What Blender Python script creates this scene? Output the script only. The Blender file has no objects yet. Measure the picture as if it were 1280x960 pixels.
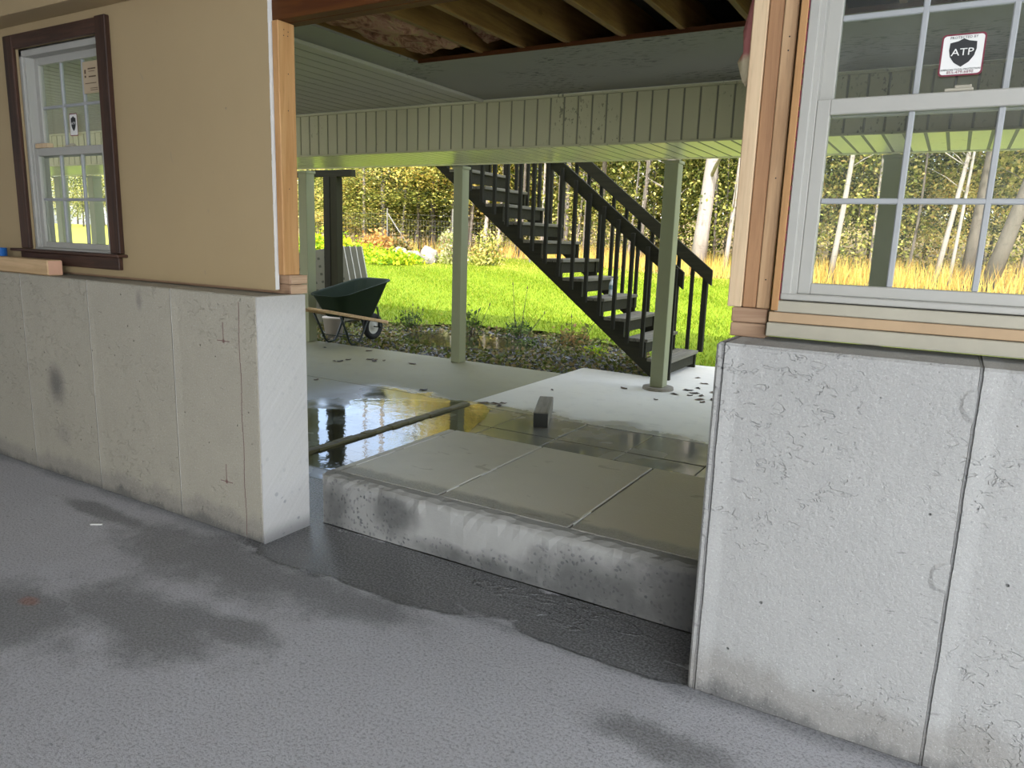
import bpy, bmesh, math, random
import numpy as np
from mathutils import Vector, Matrix

random.seed(7)
RNG = np.random.default_rng(11)
SC = bpy.context.scene
COL = SC.collection

# ------------------------------------------------------------------ camera
YAW, PITCH, ROLL, FPX = -0.5314891, 0.19365981, -0.03331041, 917.38
def cam_axes():
    y, p, r = YAW, PITCH, ROLL
    f = np.array([math.sin(y)*math.cos(p), math.cos(y)*math.cos(p), -math.sin(p)])
    rt = np.cross(f, [0, 0, 1]); rt /= np.linalg.norm(rt)
    dn = np.cross(f, rt)
    c, s = math.cos(r), math.sin(r)
    return c*rt + s*dn, -s*rt + c*dn, f
_r, _d, _f = cam_axes()
cam_data = bpy.data.cameras.new('camera')
cam_data.sensor_width = 36.0
cam_data.lens = FPX*36.0/1280.0
cam_data.clip_start = 0.05
cam_data.clip_end = 500
cam = bpy.data.objects.new('camera', cam_data)
COL.objects.link(cam)
cam.matrix_world = Matrix(((_r[0], -_d[0], -_f[0], 0), (_r[1], -_d[1], -_f[1], 0), (_r[2], -_d[2], -_f[2], 1.5), (0, 0, 0, 1)))
SC.camera = cam

# ------------------------------------------------------------------ sky, sun, fill lamps added at the garage doors
SUN_EL, SUN_AZ = math.radians(48), math.radians(158)      # azimuth measured from +Y towards +X
CLOUD = 2.6
world = bpy.data.worlds.new('world')
SC.world = world
world.use_nodes = True
wn = world.node_tree
wn.nodes.clear()
sky = wn.nodes.new('ShaderNodeTexSky')
sky.sky_type = 'NISHITA'
sky.sun_disc = False
sky.sun_elevation = SUN_EL
sky.sun_rotation = SUN_AZ
sky.air_density = 0.8
sky.dust_density = 4.0
sky.ozone_density = 0.6
bg = wn.nodes.new('ShaderNodeBackground')
bg.inputs['Strength'].default_value = 0.62
wo = wn.nodes.new('ShaderNodeOutputWorld')
wtc = wn.nodes.new('ShaderNodeTexCoord')
wno = wn.nodes.new('ShaderNodeTexNoise'); wno.inputs['Scale'].default_value = 2.6; wno.inputs['Detail'].default_value = 6
wmr = wn.nodes.new('ShaderNodeMapRange'); wmr.interpolation_type = 'SMOOTHSTEP'
wmr.inputs[1].default_value = 0.38; wmr.inputs[2].default_value = 0.62; wmr.inputs[3].default_value = 0.15; wmr.inputs[4].default_value = 0.95
wmx = wn.nodes.new('ShaderNodeMix'); wmx.data_type = 'RGBA'
wmx.inputs[7].default_value = (CLOUD, CLOUD*0.99, CLOUD*0.97, 1)
wn.links.new(wtc.outputs['Generated'], wno.inputs['Vector']); wn.links.new(wno.outputs['Fac'], wmr.inputs[0])
wn.links.new(wmr.outputs[0], wmx.inputs[0]); wn.links.new(sky.outputs[0], wmx.inputs[6])
wn.links.new(wmx.outputs[2], bg.inputs[0])
wn.links.new(bg.outputs[0], wo.inputs[0])

sun_d = bpy.data.lights.new('sun', 'SUN')
sun_d.energy = 4.2
sun_d.angle = math.radians(0.6)
sun_d.color = (1.0, 0.95, 0.86)
sun = bpy.data.objects.new('sun', sun_d)
COL.objects.link(sun)
_to = Vector((-math.sin(SUN_AZ)*math.cos(SUN_EL), -math.cos(SUN_AZ)*math.cos(SUN_EL), -math.sin(SUN_EL)))
sun.rotation_euler = _to.to_track_quat('-Z', 'Y').to_euler()

def area(name, loc, target, sx, sy, energy, color):
    d = bpy.data.lights.new(name, 'AREA')
    d.shape = 'RECTANGLE'; d.size = sx; d.size_y = sy; d.energy = energy; d.color = color
    o = bpy.data.objects.new(name, d); COL.objects.link(o)
    o.location = loc
    o.rotation_euler = (Vector(target) - Vector(loc)).to_track_quat('-Z', 'Y').to_euler()
    return o
area('side_door_fill_lamp', (4.3, -1.6, 1.9), (-1.5, 0.6, 0.0), 4.6, 1.5, 135, (0.78, 0.90, 1.0))  # area lamp added inside the side opening to boost the interior light
area('rear_door_fill_lamp', (2.6, -4.9, 1.9), (-0.6, 1.4, 0.0), 3.2, 1.5, 122, (0.90, 0.94, 1.0))  # likewise added, boosting what the rear opening lets in

SC.view_settings.view_transform = 'Standard'
SC.view_settings.look = 'None'
SC.view_settings.exposure = 0.83
SC.view_settings.gamma = 1.0
SC.view_settings.use_curve_mapping = False

# ------------------------------------------------------------------ node helpers
class NT:
    def __init__(self, name):
        self.m = bpy.data.materials.new(name)
        self.m.use_nodes = True
        self.t = self.m.node_tree
        self.t.nodes.clear()
        self.out = self.t.nodes.new('ShaderNodeOutputMaterial')
        self._pos = None
    def n(self, typ, **kw):
        nd = self.t.nodes.new(typ)
        for k, v in kw.items():
            setattr(nd, k, v)
        return nd
    def put(self, sock, v):
        if isinstance(v, bpy.types.NodeSocket):
            self.t.links.new(v, sock)
        elif isinstance(v, (tuple, list)) and sock.type == 'RGBA' and len(v) == 3:
            sock.default_value = (*v, 1)
        else:
            sock.default_value = v
    def pos(self):
        if self._pos is None:
            self._pos = self.n('ShaderNodeNewGeometry').outputs['Position']
        return self._pos
    def obj(self):
        return self.n('ShaderNodeTexCoord').outputs['Object']
    def math(self, op, a, b=None, c=None, clamp=False):
        nd = self.n('ShaderNodeMath', operation=op, use_clamp=clamp)
        self.put(nd.inputs[0], a)
        if b is not None: self.put(nd.inputs[1], b)
        if c is not None: self.put(nd.inputs[2], c)
        return nd.outputs[0]
    def xyz(self, v):
        nd = self.n('ShaderNodeSeparateXYZ'); self.put(nd.inputs[0], v)
        return nd.outputs
    def comb(self, x, y, z):
        nd = self.n('ShaderNodeCombineXYZ')
        for i, v in enumerate((x, y, z)): self.put(nd.inputs[i], v)
        return nd.outputs[0]
    def scale(self, v, s):
        nd = self.n('ShaderNodeVectorMath', operation='MULTIPLY')
        self.put(nd.inputs[0], v); nd.inputs[1].default_value = s if isinstance(s, tuple) else (s, s, s)
        return nd.outputs[0]
    def noise(self, v, scale, detail=4, rough=0.55, dist=0.0):
        nd = self.n('ShaderNodeTexNoise')
        self.put(nd.inputs['Vector'], v)
        nd.inputs['Scale'].default_value = scale; nd.inputs['Detail'].default_value = detail
        nd.inputs['Roughness'].default_value = rough; nd.inputs['Distortion'].default_value = dist
        return nd.outputs['Fac']
    def vor(self, v, scale, feature='F1', out='Distance'):
        nd = self.n('ShaderNodeTexVoronoi', feature=feature)
        self.put(nd.inputs['Vector'], v); nd.inputs['Scale'].default_value = scale
        return nd.outputs[out]
    def ramp(self, fac, stops):
        nd = self.n('ShaderNodeValToRGB')
        e = nd.color_ramp.elements
        while len(e) < len(stops): e.new(0.5)
        for i, (p, c) in enumerate(stops):
            e[i].position = p
            e[i].color = (c, c, c, 1) if isinstance(c, (int, float)) else (*c, 1)
        self.put(nd.inputs[0], fac)
        return nd.outputs[0]
    def smooth(self, v, a, b, lo=0.0, hi=1.0):
        nd = self.n('ShaderNodeMapRange', interpolation_type='SMOOTHSTEP')
        self.put(nd.inputs[0], v)
        nd.inputs[1].default_value = a; nd.inputs[2].default_value = b
        nd.inputs[3].default_value = lo; nd.inputs[4].default_value = hi
        return nd.outputs[0]
    def mix(self, fac, a, b, mode='MIX'):
        nd = self.n('ShaderNodeMix', data_type='RGBA', blend_type=mode)
        self.put(nd.inputs[0], fac); self.put(nd.inputs[6], a); self.put(nd.inputs[7], b)
        return nd.outputs[2]
    def bump(self, h, strength=0.3, dist=0.01, normal=None):
        nd = self.n('ShaderNodeBump')
        nd.inputs['Strength'].default_value = strength; nd.inputs['Distance'].default_value = dist
        self.put(nd.inputs['Height'], h)
        if normal is not None: self.put(nd.inputs['Normal'], normal)
        return nd.outputs[0]
    def bsdf(self, color, rough=0.6, normal=None, metallic=0.0, spec=0.5, **kw):
        nd = self.n('ShaderNodeBsdfPrincipled')
        self.put(nd.inputs['Base Color'], color); self.put(nd.inputs['Roughness'], rough)
        self.put(nd.inputs['Metallic'], metallic); self.put(nd.inputs['Specular IOR Level'], spec)
        if normal is not None: self.put(nd.inputs['Normal'], normal)
        for k, v in kw.items(): self.put(nd.inputs[k], v)
        return nd.outputs[0]
    def done(self, shader):
        self.t.links.new(shader, self.out.inputs[0])
        return self.m
    def schlick(self, f0, normal=None):
        g = self.n('ShaderNodeNewGeometry')
        d = self.n('ShaderNodeVectorMath', operation='DOT_PRODUCT')
        self.put(d.inputs[0], g.outputs['Incoming']); self.put(d.inputs[1], normal if normal is not None else g.outputs['Normal'])
        c = self.math('SUBTRACT', 1.0, self.math('ABSOLUTE', d.outputs['Value']), clamp=True)
        return self.math('ADD', f0, self.math('MULTIPLY', self.math('POWER', c, 5.0), 1.0-f0))
    def rnd(self):
        return self.n('ShaderNodeObjectInfo').outputs['Random']
    def island(self):
        return self.n('ShaderNodeNewGeometry').outputs['Random Per Island']

def blob(t, x, y, cx, cy, rx, ry, edge_noise, soft=0.5):
    """0..1 patch (ellipse with a ragged edge) in world metres."""
    dx = t.math('DIVIDE', t.math('SUBTRACT', x, cx), rx)
    dy = t.math('DIVIDE', t.math('SUBTRACT', y, cy), ry)
    d = t.math('SQRT', t.math('ADD', t.math('MULTIPLY', dx, dx), t.math('MULTIPLY', dy, dy)))
    d = t.math('ADD', d, edge_noise)
    return t.smooth(d, 1.0 - soft, 1.0 + soft*0.3, 1.0, 0.0)

def vmax(t, items):
    o = items[0]
    for i in items[1:]: o = t.math('MAXIMUM', o, i)
    return o

# ------------------------------------------------------------------ materials
def m_plain(name, c, rough=0.6, var=0.12, bump=0.0, bscale=60, metallic=0.0, spec=0.5):
    t = NT(name)
    p = t.obj()
    f = t.noise(p, 6, 5, 0.6)
    col = t.mix(f, tuple(v*(1-var) for v in c), tuple(min(1, v*(1+var)) for v in c))
    nr = t.bump(t.noise(p, bscale, 3), bump, 0.004) if bump else None
    return t.done(t.bsdf(col, rough, nr, metallic, spec))

def m_foundation(name, base, seams, dirt_h, seam_amp=0.5, spots=(), seam_dark=0.0):
    t = NT(name); p = t.pos(); X = t.xyz(p)
    x, y, z = X[0], X[1], X[2]
    big = t.noise(p, 1.7, 4, 0.6); mid = t.noise(p, 9, 5, 0.65); fine = t.noise(p, 85, 4, 0.7)
    pits = t.smooth(t.vor(p, 42), 0.02, 0.13)
    pitmask = t.smooth(t.noise(p, 5, 2), 0.5, 0.62)
    pits = t.math('MAXIMUM', pits, t.math('SUBTRACT', 1.0, pitmask))
    holes = t.smooth(t.vor(p, 11), 0.025, 0.06)
    chips = t.smooth(t.noise(t.scale(p, (1, 1, 1.4)), 21, 3, 0.6, 0.6), 0.58, 0.62)
    chipmask = t.smooth(t.noise(p, 2.3, 2), 0.42, 0.6)
    chips = t.math('MULTIPLY', chips, chipmask)
    h = t.math('ADD', t.math('MULTIPLY', fine, 0.35), t.math('MULTIPLY', mid, 0.55))
    h = t.math('ADD', h, t.math('MULTIPLY', pits, 0.35))
    h = t.math('ADD', h, t.math('MULTIPLY', holes, 0.9))
    h = t.math('SUBTRACT', h, t.math('MULTIPLY', chips, 0.35))
    wob = t.math('MULTIPLY', t.math('SUBTRACT', t.noise(t.comb(0.0, 0.0, z), 4.0, 5, 0.7), 0.5), 0.014)
    lines, walls = [], []
    for sx in seams:
        d = t.math('ADD', t.math('SUBTRACT', x, sx), wob)
        lines.append(t.smooth(t.math('ABSOLUTE', d), 0.001, 0.004, 1.0, 0.0))
        step = t.math('MULTIPLY', t.smooth(d, -0.006, 0.0, 0.0, 1.0), t.smooth(d, 0.0, 0.06, 1.0, 0.0))
        walls.append(step)
        for zz in (0.60, 1.10):
            dz = t.math('SUBTRACT', z, zz)
            dd = t.math('SQRT', t.math('ADD', t.math('MULTIPLY', d, d), t.math('MULTIPLY', dz, dz)))
            dd = t.math('ADD', dd, t.math('MULTIPLY', t.math('SUBTRACT', mid, 0.5), 0.06))
            walls.append(t.math('MULTIPLY', t.smooth(dd, 0.036, 0.050, 1.0, 0.0), 0.4))
    sl = vmax(t, lines) if lines else None
    if sl is not None:
        h = t.math('ADD', h, t.math('MULTIPLY', vmax(t, walls), 1.3*seam_amp))
        h = t.math('ADD', h, t.math('MULTIPLY', sl, (1.2 if seam_dark < 0 else -2.0)*seam_amp))
    col = t.mix(big, tuple(v*0.90 for v in base), tuple(min(1, v*1.07) for v in base))
    col = t.mix(t.math('MULTIPLY', t.smooth(mid, 0.35, 0.7), 0.25), col, tuple(v*0.85 for v in base))
    col = t.mix(t.math('SUBTRACT', 1.0, pits), col, tuple(v*0.7 for v in base))
    col = t.mix(t.math('MULTIPLY', t.math('SUBTRACT', 1.0, holes), 0.8), col, tuple(v*0.25 for v in base))
    mk = t.math('MULTIPLY', t.smooth(t.noise(t.scale(p, (3, 3, 9)), 7, 2, 0.5, 1.0), 0.70, 0.74), 0.5)
    col = t.mix(mk, col, tuple(v*0.4 for v in base))
    if sl is not None:
        col = t.mix(t.math('MULTIPLY', sl, abs(seam_dark)), col, (0.06, 0.06, 0.06) if seam_dark > 0 else (0.75, 0.73, 0.68))
    for (bx, bz, rx, rz, k, c) in spots:
        col = t.mix(t.math('MULTIPLY', blob(t, x, z, bx, bz, rx, rz, t.math('MULTIPLY', t.math('SUBTRACT', mid, 0.5), 0.5), 0.8), k), col, c)
    # damp, dirty band above the floor, its upper edge ragged
    zz = t.math('ADD', z, t.math('MULTIPLY', t.math('SUBTRACT', t.noise(t.comb(x, y, t.math('MULTIPLY', z, 0.4)), 4.0, 6, 0.7), 0.5), dirt_h*1.8))
    dirt = t.smooth(zz, dirt_h*0.6, dirt_h*1.25, 1.0, 0.0)
    col = t.mix(t.math('MULTIPLY', dirt, 0.62), col, t.mix(fine, (0.15, 0.14, 0.125), (0.30, 0.28, 0.25)))
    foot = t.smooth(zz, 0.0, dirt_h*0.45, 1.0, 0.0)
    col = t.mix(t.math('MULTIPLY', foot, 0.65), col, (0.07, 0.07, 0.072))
    spk = t.noise(p, 130, 3, 0.7)
    col = t.mix(t.smooth(spk, 0.56, 0.70, 0.0, 0.28), col, (0.12, 0.12, 0.115))
    col = t.mix(t.smooth(spk, 0.44, 0.30, 0.0, 0.30), col, (0.75, 0.75, 0.73))
    nr = t.bump(h, 0.85, 0.013)
    return t.done(t.bsdf(col, 0.78, nr, spec=0.3))

def m_cut_face():
    t = NT('sawn_concrete'); p = t.pos(); X = t.xyz(p)
    z, y = X[2], X[1]
    diag = t.math('ADD', t.math('MULTIPLY', z, 1.0), t.math('MULTIPLY', y, -1.1))
    saw = t.noise(t.comb(t.math('MULTIPLY', diag, 26), t.math('MULTIPLY', y, 2.0), 0.0), 1.5, 4, 0.6)
    agg = t.vor(p, 26, 'F1', 'Color')
    aggd = t.vor(p, 26)
    g = t.xyz(agg)[0]
    stone = t.math('MULTIPLY', t.smooth(aggd, 0.25, 0.4, 1.0, 0.0), t.smooth(g, 0.72, 0.76))
    col = t.mix(saw, (0.45, 0.44, 0.43), (0.57, 0.56, 0.55))
    low = t.smooth(t.math('ADD', z, t.math('MULTIPLY', t.math('SUBTRACT', t.noise(p, 6), 0.5), 0.5)), 0.02, 0.45, 1.0, 0.0)
    k = t.math('MULTIPLY', stone, t.math('ADD', 0.12, t.math('MULTIPLY', low, 0.6)))
    col = t.mix(k, col, (0.16, 0.17, 0.2))
    col = t.mix(t.math('MULTIPLY', t.smooth(z, 0.0, 0.10, 1.0, 0.0), 0.75), col, (0.12, 0.12, 0.125))
    col = t.mix(t.math('MULTIPLY', t.smooth(z, 1.08, 1.2), 0.4), col, (0.33, 0.31, 0.28))
    h = t.math('ADD', t.math('MULTIPLY', saw, 0.6), t.math('MULTIPLY', t.noise(p, 70), 0.4))
    return t.done(t.bsdf(col, 0.7, t.bump(h, 0.5, 0.008), spec=0.3))

def m_floor():
    t = NT('garage_floor_concrete'); p = t.pos(); X = t.xyz(p); x, y = X[0], X[1]
    big = t.noise(p, 1.1, 4, 0.6); mid = t.noise(p, 6, 5, 0.62); fine = t.noise(p, 95, 4, 0.75); grit = t.noise(p, 260, 2, 0.7)
    en = t.math('MULTIPLY', t.math('SUBTRACT', t.noise(p, 3.2, 7, 0.72), 0.5), 2.2)
    col = t.mix(big, (0.41, 0.40, 0.415), (0.54, 0.53, 0.55))
    col = t.mix(t.math('MULTIPLY', t.smooth(mid, 0.45, 0.75), 0.35), col, (0.56, 0.56, 0.59))
    damp = vmax(t, [blob(t, x, y, *b, en, 0.6) for b in (
        (-2.75, 2.05, 0.75, 0.30), (-2.55, 1.55, 0.55, 0.25), (-2.2, 1.68, 0.22, 0.11), (-2.95, 1.30, 0.5, 0.22),
        (-3.1, 0.95, 0.6, 0.2), (-0.62, 1.98, 0.30, 0.10), (-2.1, 2.1, 0.6, 0.16), (-0.25, 1.85, 0.25, 0.14), (-3.7, 2.1, 0.6, 0.07))])
    wet = vmax(t, [blob(t, x, y, *b, t.math('MULTIPLY', en, 0.45), 0.14) for b in (
        (-1.75, 2.52, 0.85, 0.20), (-2.5, 2.42, 0.5, 0.24), (-1.0, 2.55, 0.55, 0.17), (-1.95, 2.30, 0.42, 0.10), (-2.85, 3.0, 0.6, 0.5), (-0.95, 2.36, 0.42, 0.09))])
    col = t.mix(t.math('MULTIPLY', damp, 0.74), col, (0.11, 0.108, 0.102))
    col = t.mix(t.math('MULTIPLY', wet, 0.92), col, (0.052, 0.052, 0.047))
    spl = t.math('MULTIPLY', t.smooth(t.vor(t.scale(p, (1, 1.5, 1)), 16), 0.08, 0.20, 1.0, 0.0), t.smooth(t.noise(p, 2.1, 2), 0.45, 0.6))
    col = t.mix(t.math('MULTIPLY', spl, 0.55), col, (0.13, 0.13, 0.135))
    edge = t.smooth(t.math('ADD', y, t.math('MULTIPLY', t.math('SUBTRACT', mid, 0.5), 0.16)), 2.22, 2.30)
    edge = t.math('MULTIPLY', edge, t.smooth(y, 2.33, 2.30))
    col = t.mix(t.math('MULTIPLY', edge, 0.5), col, (0.10, 0.10, 0.10))
    rust = blob(t, x, y, -3.05, 1.385, 0.045, 0.03, en, 0.6)
    col = t.mix(t.math('MULTIPLY', rust, 0.7), col, (0.30, 0.10, 0.05))
    rough = t.mix(wet, t.mix(damp, (0.62,)*3, (0.5,)*3), (0.24,)*3)
    h = t.math('ADD', t.math('MULTIPLY', fine, 0.8), t.math('MULTIPLY', mid, 0.45))
    h = t.math('ADD', h, t.math('MULTIPLY', grit, 0.4))
    col = t.mix(t.smooth(fine, 0.40, 0.62, 0.0, 0.30), col, t.mix(0.5, col, (0.9, 0.9, 0.95)))
    col = t.mix(t.smooth(fine, 0.50, 0.36, 0.0, 0.45), col, (0.10, 0.10, 0.105))
    h = t.math('MULTIPLY', h, t.math('SUBTRACT', 1.0, t.math('MULTIPLY', wet, 0.85)))
    ripple = t.math('MULTIPLY', t.smooth(t.noise(t.scale(p, (1.0, 2.2, 1)), 9, 2, 0.5, 1.5), 0.52, 0.62), blob(t, x, y, -1.25, 2.55, 0.4, 0.13, en, 0.5))
    h = t.math('ADD', h, t.math('MULTIPLY', ripple, 0.8))
    return t.done(t.bsdf(col, rough, t.bump(h, 1.0, 0.013), spec=0.6))

def m_patio(name, base, wet=True):
    t = NT(name); p = t.pos(); X = t.xyz(p); x, y = X[0], X[1]
    big = t.noise(p, 0.9, 4, 0.6); mid = t.noise(p, 7, 5, 0.65); fine = t.noise(p, 70, 3, 0.7)
    col = t.mix(big, tuple(v*0.85 for v in base), tuple(v*1.1 for v in base))
    col = t.mix(t.math('MULTIPLY', t.smooth(mid, 0.5, 0.72), 0.3), col, tuple(v*0.72 for v in base))
    rough = (0.66,)*3
    h = t.math('ADD', t.math('MULTIPLY', fine, 0.5), t.math('MULTIPLY', mid, 0.4))
    if wet:
        wv = t.math('ADD', y, t.math('MULTIPLY', t.math('SUBTRACT', t.noise(p, 1.6, 5, 0.65), 0.5), 1.0))
        w = t.smooth(wv, 5.55, 5.75, 1.0, 0.0)
        w = t.math('MULTIPLY', w, t.smooth(x, -5.6, -4.6))
        col = t.mix(t.math('MULTIPLY', w, 0.62), col, tuple(v*0.34 for v in base))
        pool = t.math('MULTIPLY', w, t.smooth(t.noise(p, 1.9, 3, 0.5), 0.36, 0.56))
        rough = t.mix(w, (0.66,)*3, t.mix(pool, (0.3,)*3, (0.06,)*3))
        h = t.math('MULTIPLY', h, t.math('SUBTRACT', 1.0, t.math('MULTIPLY', pool, 0.88)))
    return t.done(t.bsdf(col, rough, t.bump(h, 0.3, 0.006), spec=0.5))

def m_step_top():
    t = NT('step_top_concrete'); p = t.pos(); X = t.xyz(p); x, y = X[0], X[1]
    mid = t.noise(p, 5, 5, 0.6); fine = t.noise(p, 80, 3, 0.7)
    col = t.mix(mid, (0.48, 0.465, 0.40), (0.60, 0.585, 0.51))
    warm = t.smooth(t.math('ADD', x, t.math('MULTIPLY', mid, 0.7)), -1.5, -0.5)
    col = t.mix(t.math('MULTIPLY', warm, 0.55), col, (0.29, 0.235, 0.145))
    rub = t.math('ADD', y, t.math('MULTIPLY', t.math('SUBTRACT', t.noise(p, 9, 4), 0.5), 0.10))
    band = t.smooth(rub, 2.80, 2.86, 1.0, 0.0)
    grit = t.mix(fine, (0.16, 0.155, 0.14), (0.36, 0.35, 0.32))
    col = t.mix(t.math('MULTIPLY', band, 0.85), col, grit)
    st = t.smooth(t.noise(t.scale(p, (1.0, 3.0, 1)), 4.5, 3, 0.5, 0.8), 0.66, 0.7)
    col = t.mix(t.math('MULTIPLY', st, 0.35), col, (0.10, 0.08, 0.05))
    h = t.math('ADD', t.math('MULTIPLY', fine, t.math('ADD', 0.25, band)), t.math('MULTIPLY', mid, 0.3))
    return t.done(t.bsdf(col, 0.42, t.bump(h, 0.45, 0.01), spec=0.5))

def m_step_face():
    t = NT('step_face_concrete'); p = t.pos(); X = t.xyz(p); x, z = X[0], X[2]
    mid = t.noise(p, 6, 5, 0.6); fine = t.noise(p, 70, 3, 0.7)
    wp = t.n('ShaderNodeVectorMath', operation='ADD'); t.put(wp.inputs[0], p); t.put(wp.inputs[1], t.scale(t.n('ShaderNodeTexNoise').outputs['Color'], 0.03))
    wn_ = wp.inputs[1].links[0].from_node.inputs[0].links[0].from_node; t.put(wn_.inputs['Vector'], p); wn_.inputs['Scale'].default_value = 22
    pw_ = wp.outputs[0]
    agg = t.vor(pw_, 46, 'F1', 'Color'); aggd = t.vor(pw_, 46)
    g = t.xyz(agg)
    stone = t.math('MULTIPLY', t.smooth(aggd, 0.3, 0.42, 1.0, 0.0), t.smooth(g[0], 0.35, 0.45))
    en = t.math('MULTIPLY', t.math('SUBTRACT', t.noise(p, 7, 4), 0.5), 0.9)
    expo = vmax(t, [blob(t, x, z, *b, en, 0.3) for b in ((-2.5, 0.13, 0.35, 0.22), (-1.95, 0.03, 0.3, 0.06), (-1.15, 0.09, 0.34, 0.15), (-0.72, 0.12, 0.25, 0.25), (-1.6, 0.04, 0.2, 0.07))])
    damp = vmax(t, [blob(t, x, z, *b, en, 0.7) for b in ((-2.22, 0.15, 0.16, 0.13), (-2.62, 0.10, 0.12, 0.20), (-0.70, 0.12, 0.36, 0.34), (-1.15, 0.06, 0.42, 0.16), (-1.7, 0.02, 0.5, 0.06))])
    damp = t.math('MULTIPLY', damp, t.smooth(mid, 0.25, 0.55, 0.55, 1.0))
    col = t.mix(mid, (0.30, 0.295, 0.275), (0.41, 0.405, 0.385))
    col = t.mix(t.math('MULTIPLY', expo, 0.45), col, (0.21, 0.21, 0.20))
    scol = t.mix(g[1], (0.07, 0.075, 0.085), (0.26, 0.25, 0.25))
    col = t.mix(t.math('MULTIPLY', t.math('MULTIPLY', stone, expo), 0.8), col, scol)
    col = t.mix(t.math('MULTIPLY', damp, 0.85), col, (0.085, 0.085, 0.082))
    topb = t.smooth(t.math('ADD', z, t.math('MULTIPLY', t.math('SUBTRACT', mid, 0.5), 0.05)), 0.235, 0.26)
    col = t.mix(t.math('MULTIPLY', topb, 0.5), col, (0.20, 0.195, 0.17))
    h = t.math('ADD', t.math('MULTIPLY', fine, 0.35), t.math('MULTIPLY', t.math('MULTIPLY', stone, expo), 0.5))
    h = t.math('ADD', h, t.math('MULTIPLY', mid, 0.5))
    return t.done(t.bsdf(col, 0.68, t.bump(h, 0.45, 0.01), spec=0.35))

def m_drywall():
    t = NT('beige_wall_paint'); p = t.pos()
    big = t.noise(p, 1.4, 4, 0.6); fine = t.noise(p, 120, 3, 0.6); mid = t.noise(p, 8, 4)
    col = t.mix(big, (0.355, 0.265, 0.145), (0.425, 0.32, 0.178))
    dots = t.smooth(t.vor(p, 6.5), 0.03, 0.055)
    col = t.mix(t.math('MULTIPLY', t.math('SUBTRACT', 1.0, dots), 0.5), col, (0.16, 0.14, 0.12))
    sc = t.smooth(t.noise(t.scale(p, (4, 4, 1.2)), 5, 2, 0.5, 1.0), 0.71, 0.75)
    col = t.mix(t.math('MULTIPLY', sc, 0.3), col, (0.24, 0.21, 0.17))
    h = t.math('ADD', t.math('MULTIPLY', fine, 0.3), t.math('MULTIPLY', mid, 0.6))
    return t.done(t.bsdf(col, 0.65, t.bump(h, 0.18, 0.005), spec=0.35))

def m_wood(name, c1, c2, axis, rough=0.6, knots=True, scale=1.0, dark=0.5):
    """axis: grain direction 0,1,2 in object coordinates."""
    t = NT(name); p = t.obj()
    rv = t.rnd()
    off = t.comb(t.math('MULTIPLY', rv, 13.0), t.math('MULTIPLY', rv, 7.0), t.math('MULTIPLY', rv, 5.0))
    ad = t.n('ShaderNodeVectorMath', operation='ADD'); t.put(ad.inputs[0], p); t.put(ad.inputs[1], off)
    s = [26*scale, 26*scale, 26*scale]; s[axis] = 1.6*scale
    v = t.scale(ad.outputs[0], tuple(s))
    g = t.noise(v, 1.0, 5, 0.6, 0.8)
    g2 = t.noise(v, 4.0, 3, 0.6)
    col = t.mix(t.smooth(g, 0.3, 0.7), c1, c2)
    col = t.mix(t.math('MULTIPLY', t.smooth(g2, 0.5, 0.75), 0.3), col, tuple(q*dark for q in c1))
    if knots:
        k = [6.0, 6.0, 6.0]; k[axis] = 3.2
        kd = t.vor(t.scale(ad.outputs[0], tuple(k)), 1.0)
        kn = t.smooth(kd, 0.05, 0.14, 1.0, 0.0)
        col = t.mix(t.math('MULTIPLY', kn, 0.6), col, tuple(q*0.35 for q in c1))
    col = t.mix(t.math('MULTIPLY', rv, 0.25), col, tuple(q*0.75 for q in c2))
    return t.done(t.bsdf(col, rough, t.bump(g2, 0.2, 0.003), spec=0.3))

def m_mould(name, base, amt, stretch, rough=0.6, thr=0.60, spec=0.5):
    t = NT(name); p = t.pos(); X = t.xyz(p)
    big = t.noise(p, 1.6, 3)
    col = t.mix(big, tuple(v*0.9 for v in base), tuple(v*1.05 for v in base))
    f = t.noise(t.scale(p, stretch), 15, 3, 0.55, 0.3)
    area_ = t.smooth(t.math('ADD', t.noise(p, 1.5, 3), t.math('MULTIPLY', X[0], 0.022)), 0.40, 0.60)
    m = t.math('MULTIPLY', t.smooth(f, thr, thr+0.045), area_)
    col = t.mix(t.math('MULTIPLY', m, amt), col, (0.035, 0.035, 0.03))
    return t.done(t.bsdf(col, rough, t.bump(t.noise(p, 90, 2), 0.08, 0.002), spec=spec))

def m_glass():
    t = NT('window_glass'); p = t.pos()
    tr = t.n('ShaderNodeBsdfTransparent'); tr.inputs[0].default_value = (0.96, 0.985, 0.965, 1)
    gl = t.n('ShaderNodeBsdfGlossy'); gl.inputs['Roughness'].default_value = 0.015
    mx = t.n('ShaderNodeMixShader')
    t.put(mx.inputs[0], t.schlick(0.04)); t.put(mx.inputs[1], tr.outputs[0]); t.put(mx.inputs[2], gl.outputs[0])
    df = t.n('ShaderNodeBsdfDiffuse'); df.inputs[0].default_value = (0.55, 0.57, 0.52, 1)
    dust = t.math('ADD', 0.012, t.math('MULTIPLY', t.smooth(t.noise(p, 5, 5, 0.7), 0.4, 0.75), 0.03))
    m2 = t.n('ShaderNodeMixShader')
    t.put(m2.inputs[0], dust); t.put(m2.inputs[1], mx.outputs[0]); t.put(m2.inputs[2], df.outputs[0])
    return t.done(m2.outputs[0])

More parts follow.
